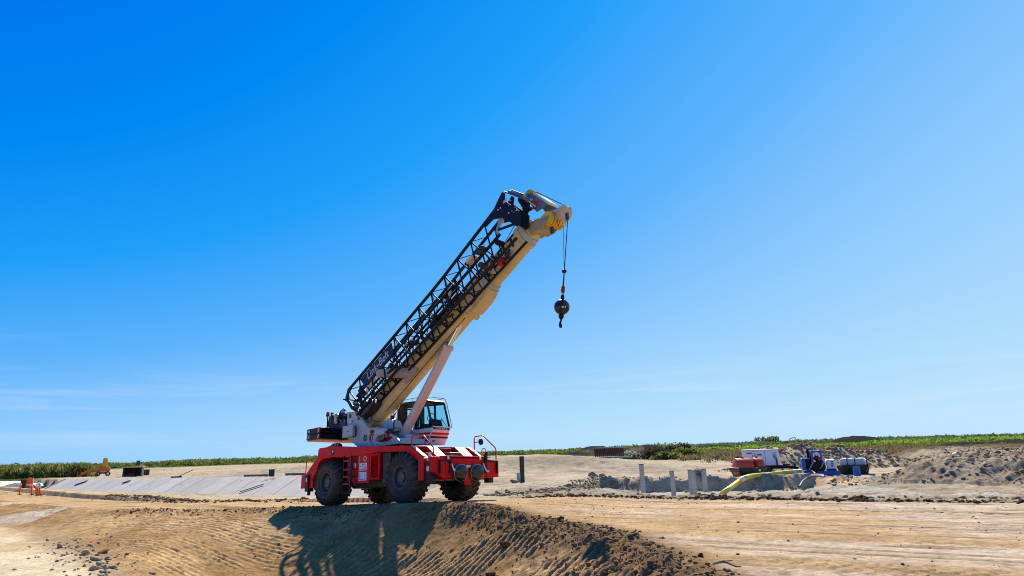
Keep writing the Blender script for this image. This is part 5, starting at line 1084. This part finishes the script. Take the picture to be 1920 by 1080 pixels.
bc = P(MB().lathe([(.07, 0), (.07, .1), (.02, .12)], (-1.8, -.6, 3.95), 'z', 14), 'beacon', BEAC, smooth=True); MB().lathe([(.08, -.1), (.08, 0)], (-1.8, -.6, 3.95), 'z', 12).build('beacon_base', BLACK, bc); MB().tube([(-1.8, -.6, 3.25), (-1.8, -.6, 3.86)], .03, 6).build('beacon_post', BLACKM, bc)
P(MB().prism([(-1.95, 3.26), (-1.5, 3.26), (-1.5, 3.85), (-1.75, 3.85)], -.55, -.5), 'guard_plate', DGREEN); P(MB().box(-1.5, -1.4, -.65, -.55, 3.8, 4.0), 'camera_housing', BLACK, bevel=.01)
# platform rails behind the cab
for zz in (3.18, 3.5, 3.82):
    P(MB().tube([(1.25, .8, zz - .05), (2.0, .8, zz)], .018, 6), 'guard_rail', GREYP)
P(MB().tube([(2.0, .8, 2.9), (2.0, .8, 3.95)], .022, 6), 'guard_rail', GREYP); P(MB().tube([(1.25, .8, 2.8), (1.25, .8, 3.9), (1.3, .8, 3.92), (2.0, .8, 3.97)], .018, 6), 'guard_rail', GREYP)
P(MB().tube([(2.1, -.45, 2.9), (2.1, -.45, 3.2), (2.3, -.45, 3.25), (2.55, -.45, 3.2), (2.6, -.45, 3.0)], .02, 6), 'grab_rail', GREYP); P(MB().tube([(2.75, -.3, 2.9), (2.75, -.3, 3.45), (2.85, -.3, 3.5)], .03, 6), 'grab_rail', BLACK)
P(MB().box(2.62, 2.74, -.4, -.3, 3.28, 3.44), 'work_lamp', BLACK, bevel=.02)

# cab
cab = sub('cab', crane)
def CB(mb, n, m, **k): return mb.build(n, m, cab, **k)
YN, YF_ = .50, 1.42
low = [(2.15, 2.32), (3.95, 2.20), (4.26, 2.78), (4.24, 2.86), (3.1, 2.86), (2.35, 2.95), (1.98, 3.2)]
CB(MB().prism(low, YN, YF_), 'lower_body', WHITE, bevel=.03)
CB(MB().prism([(3.0, 2.48), (3.99, 2.44), (4.03, 2.52), (3.0, 2.56)], YN - .006, YF_ + .006), 'stripe', RED); CB(MB().prism([(2.9, 2.36), (3.95, 2.33), (3.98, 2.40), (2.9, 2.43)], YN - .006, YF_ + .006), 'stripe', BLACK)
CB(MB().prism([(2.7, 2.62), (4.08, 2.60), (4.12, 2.68), (2.7, 2.70)], YN - .006, YF_ + .006), 'stripe', RED)
# front stripes follow the raked nose
for z0, z1, m_ in ((2.58, 2.66, RED), (2.45, 2.52, BLACK)):
    fx = lambda z: 3.95 + (z - 2.2) * .31 / .58 * 1.0
    CB(MB().hexa([(fx(z0) + .001, YN, z0), (fx(z0) + .001, YF_, z0), (fx(z1) + .001, YF_, z1), (fx(z1) + .001, YN, z1)], [(fx(z0) + .012, YN, z0), (fx(z0) + .012, YF_, z0), (fx(z1) + .012, YF_, z1), (fx(z1) + .012, YN, z1)]), 'stripe', m_)
CB(MB().box(4.262, 4.27, YN + .02, YF_ - .02, 2.775, 2.86), 'name_band', GUARD)
text('LINK-BELT', .10, WHITE, cab, frame_m((4.274, (YN + YF_) / 2, 2.815), (0, 1, 0), (0, 0, 1)), 'cab_lettering', sx=1.25)
CB(MB().box(4.262, 4.32, YN - .02, YF_ + .02, 2.862, 2.9), 'windscreen_sill', WHITE, bevel=.006)
for z0 in (2.28,): text('RT', .14, BLACK, cab, frame_m((4.035, .75, 2.33), (0, 1, 0), (.46, 0, .88)), 'nose_emblem')
# frame posts
def rod(a, b, r=.035, m_=BLACK, n='window_post', k=6): return CB(MB().tube([a, b], r, k), n, m_)
for y in (YN, YF_):
    rod((4.22, y, 2.88), (3.90, y, 3.88), .045); rod((3.90, y, 3.88), (2.25, y, 3.98)); rod((2.25, y, 3.98), (2.02, y, 3.8)); rod((2.02, y, 3.8), (1.98, y, 3.2)); rod((3.35, y, 2.88), (3.3, y, 3.92), .05)
for a in ((4.22, 2.88), (3.90, 3.88), (2.05, 3.85)): rod((a[0], YN, a[1]), (a[0], YF_, a[1]))
CB(MB().prism([(2.0, 3.9), (2.25, 4.0), (3.9, 3.90), (3.98, 3.95), (3.85, 4.01), (2.2, 4.08), (1.98, 3.95)], YN - .02, YF_ + .02), 'roof', BLACK, bevel=.02)
side_g = [(2.02, 3.22), (2.35, 2.97), (3.3, 2.88), (3.27, 3.88), (2.3, 3.95), (2.06, 3.8)]; door_g = [(3.38, 2.88), (4.18, 2.88), (3.88, 3.86), (3.34, 3.88)]
TINT = mat('tinted_side_glass', (.05, .07, .075), .03, noise=0); 
for y in (YN, YF_):
    CB(MB().prism([(2.02, 3.22), (2.35, 2.97), (2.62, 2.93), (2.60, 3.92), (2.3, 3.95), (2.06, 3.8)], y - .008, y + .008), 'rear_quarter_panel', BLACK)
    CB(MB().prism([(2.62, 2.93), (3.3, 2.88), (3.27, 3.88), (2.6, 3.92)], y - .006, y + .006), 'side_window', GLASS); CB(MB().prism(door_g, y - .006, y + .006), 'door_window', GLASS)
    CB(MB().tube([(3.42, y - .02 if y < 1 else y + .02, 2.95), (3.42, y - .02 if y < 1 else y + .02, 3.2)], .015, 6), 'door_handle', CHROME)
CB(MB().hexa([(4.215, YN + .04, 2.9), (4.215, YF_ - .04, 2.9), (3.915, YF_ - .04, 3.85), (3.915, YN + .04, 3.85)], [(4.225, YN + .04, 2.9), (4.225, YF_ - .04, 2.9), (3.925, YF_ - .04, 3.85), (3.925, YN + .04, 3.85)]), 'windscreen', GLASS)
CB(MB().tube([(4.26, .95, 2.9), (4.15, 1.05, 3.25), (4.24, 1.25, 2.92)], .014, 5), 'wiper', BLACKM)
CB(MB().tube([(4.3, YF_ + .05, 2.85), (4.26, YF_ + .05, 3.1), (4.0, YF_ + .05, 3.9), (3.9, YF_ + .05, 4.1), (3.8, YF_ + .05, 4.13), (3.4, YF_ + .03, 4.12)], .018, 6), 'guard_rail', GREYP, smooth=True)
CB(MB().tube([(1.98, YN - .03, 3.6), (2.0, YN - .03, 3.95), (2.15, YN - .03, 4.12), (2.6, YN - .03, 4.17), (3.6, YN - .03, 4.15), (3.9, YN + .2, 4.12), (3.9, YF_, 4.12)], .018, 6), 'roof_rail', GREYP, smooth=True)
for x in (2.3, 3.0, 3.6): CB(MB().tube([(x, YN - .03, 4.0), (x, YN - .03, 4.15)], .014, 5), 'rail_stanchion', GREYP)
for y in (YN - .045, ): CB(MB().tube([(2.0, y, 2.95), (1.96, y, 3.2), (1.99, y, 3.85), (2.2, y, 4.02)], .03, 6), 'rear_edge_trim', GREYP, smooth=True)
st = CB(MB().box(2.75, 3.25, .75, 1.2, 2.9, 3.12), 'seat', SEATM, bevel=.05); MB().hexa([(2.66, .75, 3.1), (2.82, .75, 3.1), (2.82, 1.2, 3.1), (2.66, 1.2, 3.1)], [(2.55, .78, 3.65), (2.68, .78, 3.65), (2.68, 1.17, 3.65), (2.55, 1.17, 3.65)]).build('backrest', SEATM, st, bevel=.04); MB().box(2.54, 2.66, .86, 1.08, 3.66, 3.82).build('headrest', SEATM, st, bevel=.03)
CB(MB().prism([(3.7, 2.88), (4.1, 2.88), (4.0, 3.2), (3.78, 3.25)], .7, 1.2), 'dashboard', SEATM, bevel=.03); CB(MB().tube([(3.65, .95, 3.3), (3.85, .95, 3.1)], .03, 6), 'steering_column', BLACKM)
CB(MB().tube([(3.62 + .03 * math.cos(a), .95 + .19 * math.sin(a), 3.32 + .18 * math.cos(a)) for a in [k * math.pi / 8 for k in range(16)]], .016, 6, closed=True), 'steering_wheel', BLACKM)
CB(MB().box(3.0, 3.2, .58, .68, 2.9, 3.3), 'joystick_console', SEATM, bevel=.02)

# hoist cylinder
c0 = Vector((3.02, -.12, 2.42)); c1 = Vector((5.98, -.12, 5.80)); c2 = Vector((6.90, -.12, 6.86)); dd = (c2 - c0).normalized()
cyl = P(MB().tube([c0 - dd * .1, c0 + dd * .3, c1 - dd * .12, c1 - dd * .12, c1, c1], [.17, .19, .19, .215, .215, .19], 28), 'hoist_cylinder', PINKW, smooth=True)
MB().tube([c1, c2], .105, 24).build('piston_rod', CHROME, cyl, smooth=True)
MB().lathe([(.17, -.30), (.17, .30)], c0, 'y', 24).build('foot_pin', BLACK, cyl, smooth=True); MB().lathe([(.11, -.34), (.11, -.30)], c0, 'y', 16).build('pin_cap', GUARD, cyl)
o_ = Vector((-dd.z, 0, dd.x)) * .26; MB().tube([c0 + dd * .5 + o_, c1 + o_ * .9, c1 + dd * .05 + o_ * .6], .028, 8).build('oil_line', GUARD, cyl)
P(MB().prism([(2.7, 2.2), (3.3, 2.2), (3.25, 2.5), (3.02, 2.62), (2.8, 2.5)], -.47, -.40), 'cylinder_lug', GREYP, bevel=.01); P(MB().prism([(2.7, 2.2), (3.3, 2.2), (3.25, 2.5), (3.02, 2.62), (2.8, 2.5)], .15, .22), 'cylinder_lug', GREYP, bevel=.01)

# boom frame: u along, v up, w to the far side
BO = Vector((1.96, 0, 3.54)); ca_, sa_ = math.cos(R_(31.6)), math.sin(R_(31.6))
def B3(u, w, v): return (BO.x + u * ca_ - v * sa_, w, BO.z + u * sa_ + v * ca_)
def bsec(u0, u1, w, v0, v1, ch=.12, cut=0):
    """boom section with rounded lower half"""
    pr = [(-w, v1 - .03), (-w + .03, v1), (w - .03, v1), (w, v1 - .03), (w, v0 + .30)] + [(w * math.cos(a), v0 + .30 - .30 * math.sin(a)) for a in [R_(k) for k in (20, 40, 60, 80)]] + [(-w * math.cos(a), v0 + .30 - .30 * math.sin(a)) for a in [R_(k) for k in (80, 60, 40, 20)]] + [(-w, v0 + .30)]
    mb = MB(); n = len(pr); vs = [B3(u0 - cut * (p[1] - v0), p[0], p[1]) for p in pr] + [B3(u1, p[0], p[1]) for p in pr]
    mb.add(vs, [tuple(range(n)), tuple(range(2 * n - 1, n - 1, -1))] + [(i, i + n, (i + 1) % n + n, (i + 1) % n) for i in range(n)]); return mb
boom = sub('boom', crane)
def BB(mb, n, m, **k): return mb.build(n, m, boom, **k)
BB(bsec(-.45, 6.3, .37, .0, .92, cut=.72), 'base_section', CREAM, smooth=True)
BB(bsec(6.2, 7.55, .40, -.05, .97), 'base_collar', CREAM, smooth=True)
BB(MB().prism([(6.3, -.02), (6.42, -.10), (7.1, -.09), (7.45, .0), (7.5, .12), (6.2, .12)], -.30, .30, lambda u, w, v: B3(u, w, v)), 'cylinder_saddle', CREAM, bevel=.02)
BB(MB().prism([(6.55, .12), (6.62, .05), (7.15, .07), (7.22, .14), (7.15, .22), (6.62, .20)], -.408, -.401, B3), 'slot_opening', BLACK)
BB(MB().prism([(6.85, .12), (6.9, .11), (6.92, .15), (6.87, .16)], -.412, -.4085, B3), 'slot_plate', GUARD)
BB(MB().prism([(6.0, .0), (6.2, .0), (6.2, .93), (6.0, .93)], -.385, .385, B3), 'stiffener_band', CREAM, bevel=.01)
BB(bsec(7.5, 10.0, .335, .05, .86), 'second_section', CREAM, smooth=True)
BB(bsec(7.5, 7.72, .375, .0, .92), 'wear_collar', GREYP, smooth=True)
BB(bsec(9.75, 9.9, .36, .02, .90), 'wear_collar', CREAM, smooth=True); BB(bsec(9.92, 10.12, .345, .04, .88), 'wear_collar', GREYP, smooth=True); BB(bsec(10.0, 10.45, .30, .08, .84), 'tip_section', CREAM, smooth=True)
BB(MB().lathe([(.16, -.46), (.16, .46)], B3(-1.15, 0, .45), 'y', 20), 'foot_pin', GUARD, smooth=True); BB(MB().prism([(-1.6, .1), (-.5, .02), (-1.1, .9), (-1.5, .85)], -.34, .34, B3), 'boom_foot', CREAM, bevel=.02)
# big letters on the boom side (mostly hidden by the lattice)
text('LINK-BELT', .62, BLACK, boom, frame_m(B3(6.2 + 1.9, -.352, .56), (ca_, 0, sa_), (-sa_, 0, ca_)), 'boom_lettering', bold=.012, sx=1.05, shear=.15)
BB(MB().tube([B3(.3, -.30, -.03), B3(6.0, -.30, -.03)], .014, 5), 'cable', BLACKM)
BB(MB().prism([(8.55, .18), (8.85, .16), (8.88, .34), (8.6, .36)], -.50, -.36, B3), 'reflector_box', RED, bevel=.01); BB(MB().prism([(8.7, .36), (8.9, .35), (8.9, .42), (8.72, .43)], -.50, -.36, B3), 'reflector_cap', WHITE)
for k in range(6): BB(MB().tube([B3(8.8 + .06 * k, -.42, .2 + .04 * k), B3(9.0 + .04 * k, -.45, .1 + .05 * (k % 3))], .03, 6), 'valve', DARKM)
# grey jib support bracket half way up the base section
BB(MB().hexa([B3(2.15, -.39, .18), B3(2.55, -.39, .08), B3(2.55, -.39, .42), B3(2.2, -.39, .5)], [B3(1.2, -1.05, .92), B3(1.35, -1.05, .88), B3(1.5, -1.05, 1.12), B3(1.3, -1.05, 1.2)]), 'jib_bracket', mat('bracket_paint', (.40, .31, .24), .5, noise=.2, scale=5), bevel=.01)
BB(MB().prism([(1.95, .05), (2.75, .0), (2.85, .12), (2.5, .55), (2.2, .6), (1.95, .2)], -.42, -.375, B3), 'bracket_plate', MATS['bracket_paint'], bevel=.01)
BB(MB().prism([(5.5, .55), (6.05, .45), (6.15, .6), (6.0, .95), (5.6, .98)], -.55, -.39, B3), 'jib_bracket', CREAM, bevel=.02); BB(MB().lathe([(.10, -.62), (.10, -.55)], B3(5.7, 0, .66), 'y', 12), 'bracket_roller', DARKM); BB(MB().lathe([(.08, -.62), (.08, -.55)], B3(5.95, 0, .72), 'y', 12), 'bracket_roller', DARKM)
BB(MB().tube([B3(5.4, -.5, .55), B3(5.55, -.55, .4), B3(5.75, -.5, .38)], .03, 6), 'hose_loop', BLACKM, smooth=True)

# folded lattice jib
jib = sub('lattice_jib', crane)
def JB(mb, n, m=BLACKM, **k): return mb.build(n, m, jib, **k)
U0, U1 = -.75, 10.0
def vt(u): return 1.80 - .055 * (u if u < 5 else 10 - u) * 1.0 if u < 10 else 1.78
def vt(u): return 1.84 - .038 * u if u < 6 else 1.612 + (u - 6) * .02
def vb(u): return .50 - .055 * u
WN, WFr = -.95, -.42
def chord(w, f, r, a=U0, b=U1): JB(MB().tube([B3(a + (b - a) * k / 12, w, f(a + (b - a) * k / 12)) for k in range(13)], r, 8), 'chord', smooth=True)
chord(WN, vt, .062); chord(WFr, vt, .06); chord(WN, vb, .056); chord(WFr, vb, .05)
NB = 11; du = (9.2 - U0) / NB
for k in range(NB):
    a = U0 + k * du; b = a + du; m_ = (a + b) / 2
    for w in (WN, WFr):
        JB(MB().tube([B3(a, w, vt(a)), B3(m_, w, vb(m_))], .03, 6), 'brace'); JB(MB().tube([B3(m_, w, vb(m_)), B3(b, w, vt(b))], .03, 6), 'brace')
    JB(MB().tube([B3(a, WN, vt(a)), B3(m_, WFr, vt(m_))], .02, 6), 'brace'); JB(MB().tube([B3(m_, WFr, vt(m_)), B3(b, WN, vt(b))], .02, 6), 'brace')
    JB(MB().tube([B3(m_, WN, vb(m_)), B3(b, WFr, vb(b))], .02, 6), 'brace'); JB(MB().tube([B3(a, WFr, vt(a)), B3(a, WFr, vb(a))], .02, 6), 'brace')
# nested fly section inside the lattice
fa, fb = -.5, 6.6
def fv0(u): return .82 - .04 * u
def fv1(u): return 1.32 - .045 * u
for w in (-.84, -.54):
    for f in (fv0, fv1): JB(MB().tube([B3(fa + (fb - fa) * k / 8, w, f(fa + (fb - fa) * k / 8)) for k in range(9)], .055, 6), 'fly_chord')
for k in range(14):
    a = fa + k * (fb - fa) / 14; b = a + (fb - fa) / 14; f, g_ = (fv0, fv1) if k % 2 else (fv1, fv0)
    for w in (-.84, -.54): JB(MB().tube([B3(a, w, f(a)), B3(b, w, g_(b))], .02, 5), 'fly_brace')
JB(MB().tube([B3(5.9, -.7, fv1(5.9)), B3(9.4, -.7, .95)], .06, 8), 'offset_strut'); JB(MB().tube([B3(4.6, -.7, fv0(4.6)), B3(8.6, -.62, .62)], .05, 8), 'offset_strut')
# name board between the upper chords
JB(MB().prism([(.35, 1.16), (2.55, 1.08), (2.65, 1.60), (.25, 1.70)], -.985, -.965, B3), 'name_board', mat('navy_board', (.01, .012, .03), .45))
text('Link-Belt', .46, mat('faded_letter_paint', (.44, .45, .47), .6), jib, frame_m(B3(1.45, -.990, 1.38), (ca_, 0, sa_), (-sa_, 0, ca_)) @ Matrix.Rotation(R_(-2), 4, 'Z'), 'board_lettering', bold=.004, sx=1.0, shear=.2)
# jib butt machinery at the lower end
JB(MB().prism([(-1.15, 1.62), (-.75, 1.92), (-.45, 1.90), (-.5, 1.78), (-.8, 1.72), (-.88, 1.45), (-.80, 1.1), (-.62, .8), (-.75, .7), (-.95, 1.0), (-1.02, 1.4)], -.99, -.93, B3), 'butt_plate', bevel=.01)
JB(MB().prism([(-1.05, 1.5), (-.7, 1.85), (-.5, 1.82), (-.75, 1.4), (-.6, .8), (-.75, .4), (-.9, .5), (-.92, 1.2)], -.46, -.40, B3), 'butt_plate', bevel=.01)
JB(MB().box(0, 0, 0, 0, 0, 0) if False else MB().prism([(-.9, .35), (-.1, .25), (.35, .30), (.3, .55), (-.2, .7), (-.75, .62)], -.9, -.42, B3), 'butt_frame', DARKM, bevel=.03)
for k, (u, v, r) in enumerate([(-.85, 1.15, .17), (-.45, .85, .2), (-.6, .5, .13), (-.1, .62, .13), (-.2, 1.3, .12)]):
    JB(MB().lathe([(.04, -.08), (r, -.06), (r, -.04), (r * .8, -.02), (r * .8, .02), (r, .04), (r, .06), (.04, .08)], B3(u, -.72 + .06 * (k % 2), v), 'y', 20), 'jib_sheave', [CREAMS, STEEL, DARKM, DARKM, DARKM][k], smooth=True)
for k in range(9):
    u = random.uniform(-1, .2); v = random.uniform(.4, 1.5); JB(MB().tube([B3(u, -.95, v), B3(u + random.uniform(-.3, .3), -.9, v + random.uniform(-.3, .3))], .03, 6), 'link_bar', DARKM if k % 2 else BLACKM)
JB(MB().tube([B3(-1.2, -1.0, 1.72), B3(-1.2, -.35, 1.72)], .035, 6), 'cross_pin'); JB(MB().tube([B3(-.7, -1.0, 1.05), B3(-.7, -.35, 1.05)], .035, 6), 'cross_pin')
JB(MB().prism([(.2, .95), (.95, 1.02), (1.05, 1.12), (.7, 1.2), (.25, 1.12)], -.9, -.87, B3), 'cream_guard', CREAMS)
# mid winch bits on the lattice
for u, v in ((7.6, 1.18), (8.15, 1.12)): JB(MB().prism([(u, v), (u + .40, v - .02), (u + .42, v + .09), (u + .05, v + .12)], -.88, -.5, B3), 'stow_box', CREAMS if u < 8 else DARKM, bevel=.02)
JB(MB().lathe([(.03, -.04), (.13, -.03), (.13, .03), (.03, .04)], B3(6.25, -.8, .95), 'y', 18), 'guide_sheave', CREAMS, smooth=True); JB(MB().lathe([(.03, -.04), (.1, -.03), (.1, .03), (.03, .04)], B3(6.05, -.8, .78), 'y', 18), 'guide_sheave', DARKM, smooth=True)
for u, v in ((1.9, .88), (3.4, .8), (5.0, .72), (8.0, .55), (9.1, .6)): JB(MB().prism([(u, v), (u + .18, v), (u + .2, v + .13), (u + .02, v + .12)], -.9, -.5, B3), 'clamp', DARKM if u != 9.1 else BLACKM, bevel=.02)
# head of the jib: dark perforated plates
HPL = [(9.2, 1.60), (9.9, 1.75), (10.40, 1.93), (10.56, 1.95), (10.60, 1.82), (10.42, 1.62), (10.50, 1.30), (10.62, .95), (10.68, .62), (10.42, .28), (10.25, .28), (10.12, .72), (9.95, 1.15), (9.6, 1.45), (9.2, 1.50)]
JB(MB().prism(HPL, -.99, -.93, B3), 'head_plate', mat('navy_steel', (.008, .010, .018), .5, spec=.2), bevel=.01); JB(MB().prism(HPL, -.50, -.45, B3), 'head_plate', MATS['navy_steel'], bevel=.01)
for k in range(16):
    u, v = random.choice([(10.1, 1.4), (10.35, 1.1), (10.5, .8), (10.25, 1.6), (10.6, 1.3)]); u += random.uniform(-.12, .12); v += random.uniform(-.15, .15)
    JB(MB().lathe([(.028, -.012), (.028, 0)], B3(u, -.991, v), 'y', 10), 'plate_bolt', [STEEL, WHITE, GUARD][k % 3])
JB(MB().prism([(10.32, 1.5), (10.5, 1.45), (10.55, 1.55), (10.36, 1.6)], -1.0, -.991, B3), 'warning_label', mat('pink_label', (.6, .4, .35), .6))
JB(MB().tube([B3(10.62, -.99, 1.86), B3(11.05, -.99, .95)], .03, 8), 'edge_rod', GUARD); JB(MB().tube([B3(10.85, -.9, 1.72), B3(11.15, -.9, 1.05)], .025, 8), 'edge_rod', GUARD)
JB(MB().prism([(10.62, 1.86), (10.80, 1.75), (11.10, 1.1), (11.0, 1.0)], -.95, -.5, B3), 'guide_box', mat('dusty_blue_paint', (.10, .15, .18), .6), bevel=.02)
JB(MB().lathe([(.03, -.05), (.11, -.04), (.11, .04), (.03, .05)], B3(9.75, -.72, 1.3), 'y', 16), 'idler', CREAMS, smooth=True)
JB(MB().tube([B3(9.5, -.9, .98), B3(10.3, -.9, .45)], .05, 8), 'hinge_bar'); JB(MB().tube([B3(9.4, -.9, .9), B3(9.95, -.9, 1.3)], .07, 8), 'hinge_bar', STEEL)

# boom head with sheaves
head = sub('boom_head', crane)
def HB(mb, n, m, **k): return mb.build(n, m, head, **k)
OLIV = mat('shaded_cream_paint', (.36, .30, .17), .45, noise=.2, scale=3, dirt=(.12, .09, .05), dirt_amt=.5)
HP2 = [(10.38, .42), (10.42, .04), (10.75, -.12), (11.1, -.10), (11.12, .08), (10.9, .25), (10.7, .40)]
HB(MB().prism(HP2, -.38, -.32, B3), 'head_plate', OLIV, bevel=.01); HB(MB().prism(HP2, .32, .38, B3), 'head_plate', OLIV, bevel=.01)
HB(MB().prism([(10.2, .15), (10.7, -.08), (10.95, .0), (10.6, .5), (10.25, .6)], -.31, .31, B3), 'head_core', OLIV, bevel=.02)
UP = [(10.35, .80), (10.60, .70), (11.2, .35), (11.45, .45), (11.25, 1.25), (11.12, 1.50), (10.95, 1.58), (10.75, 1.50), (10.6, 1.2)]
DB = MATS['dusty_blue_paint']
HB(MB().prism([(10.95, .55), (11.35, .4), (11.43, .5), (11.2, 1.35), (11.05, 1.48), (10.92, 1.4)], -.40, -.34, B3), 'upper_plate', DB, bevel=.012)
HB(MB().prism([(10.95, .55), (11.35, .4), (11.43, .5), (11.2, 1.35), (11.05, 1.48), (10.92, 1.4)], .34, .40, B3), 'upper_plate', DB, bevel=.012)
HB(MB().prism([(10.62, .85), (10.9, .7), (10.88, 1.5), (10.8, 1.62), (10.65, 1.55)], -.52, -.42, B3), 'side_frame', BLACKM, bevel=.02)
HB(MB().tube([B3(10.85, -.53, 1.58), B3(11.1, -.53, .62)], .025, 8), 'edge_rod', CREAMS); HB(MB().box(0, .001, 0, .001, 0, .001) if False else MB().prism([(11.12, .78), (11.3, .70), (11.27, .86), (11.1, .93)], -.408, -.401, B3), 'reflector', RED)
HB(MB().prism([(11.0, 1.1), (11.12, 1.05), (11.08, 1.2), (10.99, 1.24)], -.408, -.401, B3), 'decal', WHITE); HB(MB().prism([(11.28, .95), (11.38, .6), (11.5, .55), (11.32, 1.25), (11.22, 1.3)], -.30, .30, B3), 'white_panel', WHITE, bevel=.01)
for k in range(10): HB(MB().tube([B3(10.55 + random.uniform(0, .4), -.45, .65 + random.uniform(0, .7)), B3(10.6 + random.uniform(0, .4), -.5, .6 + random.uniform(0, .7))], .035, 6), 'latch_part', [BLACKM, DARKM, REDD][k % 3])
def sheave(c, r, w, m, n=24): return MB().lathe([(.05, -w), (r * .55, -w * .6), (r * .86, -w * .6), (r, -w), (r, -w * .6), (r * .88, 0), (r, w * .6), (r, w), (r * .86, w * .6), (r * .55, w * .6), (.05, w)], c, 'y', n)
for k in range(3): HB(sheave(B3(11.05, -.22 + k * .2, 1.50), .21, .05, YELS), 'idler_sheave', YELS, smooth=True)
for k in range(5): HB(sheave(B3(11.12, -.30 + k * .15, .0), .25, .06, YELS), 'lower_sheave', YELS, smooth=True)
HB(MB().lathe([(.07, -.42), (.07, .42)], B3(11.12, 0, .0), 'y', 12), 'sheave_pin', STEEL)
ARM = [(10.9, .42), (11.25, .32), (11.46, .13), (11.65, .04), (11.88, -.02), (11.9, -.13), (11.65, -.07), (11.42, .02), (11.2, .20), (10.9, .28)]
HB(MB().prism(ARM, -.20, -.15, B3), 'runner_arm', GREYP, bevel=.01); HB(MB().prism(ARM, .15, .20, B3), 'runner_arm', GREYP, bevel=.01)
TS = B3(11.60, 0, -.18); HB(sheave(TS, .29, .09, CREAMS, 30), 'tip_sheave', CREAMS, smooth=True)
HB(MB().tube([B3(11.0, 0, 1.71), B3(11.22, 0, 1.62), B3(11.75, 0, .2)], .014, 6), 'hoist_rope', ROPE)
HB(MB().tube([B3(9.0, -.05, 1.1), B3(10.85, 0, 1.6), B3(11.0, 0, 1.71)], .014, 6), 'hoist_rope', ROPE)
for u in (2, 4.5, 7): BB(MB().lathe([(.03, -.06), (.09, -.05), (.09, .05), (.03, .06)], B3(u, 0, 1.0), 'y', 14), 'rope_guide', DARKM)
BB(MB().tube([B3(-1.6, -.05, .6), B3(.1, -.05, 1.03), B3(9.0, -.05, 1.1)], .014, 6), 'hoist_rope', ROPE)
HB(MB().box(-.05, .05, -.05, .05, -.30, -.06), 'anti_block_switch', DARKM).location = B3(11.05, -.2, -.26); HB(MB().box(-.045, .045, -.045, .045, -.24, 0), 'anti_block_switch', DARKM).location = B3(11.75, -.15, -.38)
HB(MB().tube([B3(11.3, -.2, -.26), B3(11.25, -.22, -.6), B3(11.45, -.2, -.75), B3(11.65, -.18, -.5)], .008, 5), 'signal_cable', BLACKM, smooth=True)
for p_ in bpy.data.objects: pass

# rope, overhaul ball and hook: swings on its own
def cw(p_): return CM @ Vector(p_)
RT_ = cw((12.12, 0, 9.50)); BL = cw((11.57, 0, 6.14))
hb = thing('hook_ball', 'black overhaul ball with hook hanging on wire rope from the boom tip', 'hook ball', BL)
dr = (RT_ - BL); axis = dr.normalized()
q_ = axis.to_track_quat('Z', 'Y').to_matrix(); AX = (Vector(q_.col[2]), Vector(q_.col[0]), Vector(q_.col[1]))
def HK(mb, n, m, **k): return mb.build(n, m, hb, **k)
HK(MB().tube([axis * .85, dr], .016, 6), 'wire_rope', ROPE)
off = cw((11.95, -.12, 8.95)) - BL
HK(MB().tube([axis * 1.22, off], .008, 5), 'signal_line', ROPE)
bl = HK(MB().lathe([(0, -.27), (.09, -.255), (.165, -.21), (.222, -.15), (.256, -.08), (.266, 0), (.256, .08), (.222, .15), (.165, .21), (.09, .255), (0, .27)], (0, 0, 0), AX, 28), 'ball', mat('black_ball', (.012, .012, .014), .22, noise=.2, dirt=DUST, dirt_amt=.15), smooth=True)
view = (Vector((0, 0, CAM_Z)) - BL).normalized()
lb_ = frame_m(view * .268 + Vector((.07, 0, .0)), Vector((1, 0, 0)), Vector((0, 0, 1))); text('8.5 T', .07, WHITE, bl, lb_, 'capacity_mark', bold=.004)
HK(MB().lathe([(.03, .27), (.065, .28), (.06, .38), (.045, .42), (.02, .43)], (0, 0, 0), AX, 14), 'upper_swivel', BLACKM, smooth=True)
HK(MB().lathe([(.05, .50), (.065, .52), (.065, .70), (.05, .72)], (0, 0, 0), AX, 12), 'rope_socket', REDD, smooth=True)
HK(MB().tube([axis * .42 + AX[1] * .05, axis * .52 + AX[1] * .05], .02, 6).tube([axis * .42 - AX[1] * .05, axis * .52 - AX[1] * .05], .02, 6), 'shackle', STEEL)
HK(MB().tube([axis * .70, axis * 1.15], [.03, .02], 8), 'wedge_rope_tail', ROPE); HK(MB().lathe([(.02, 1.18), (.07, 1.20), (.08, 1.25), (.07, 1.30), (.02, 1.32)], (0, 0, 0), AX, 14), 'anti_block_weight', BLACKM, smooth=True)
HK(MB().lathe([(.09, -.27), (.09, -.34), (.06, -.40), (.04, -.42)], (0, 0, 0), AX, 14), 'lower_swivel', BLACKM, smooth=True)
hk = [axis * -.40, axis * -.47 + AX[1] * .01, axis * -.53 - AX[1] * .05, axis * -.61 - AX[1] * .065, axis * -.68 - AX[1] * .02, axis * -.68 + AX[1] * .05, axis * -.62 + AX[1] * .085, axis * -.57 + AX[1] * .08]
HK(MB().tube(hk, [.03, .032, .035, .04, .042, .036, .026, .014], 10), 'hook', BLACKM, smooth=True)
HK(MB().tube([axis * -.50 + AX[1] * .01, axis * -.575 + AX[1] * .075], .01, 5), 'hook_latch', STEEL)
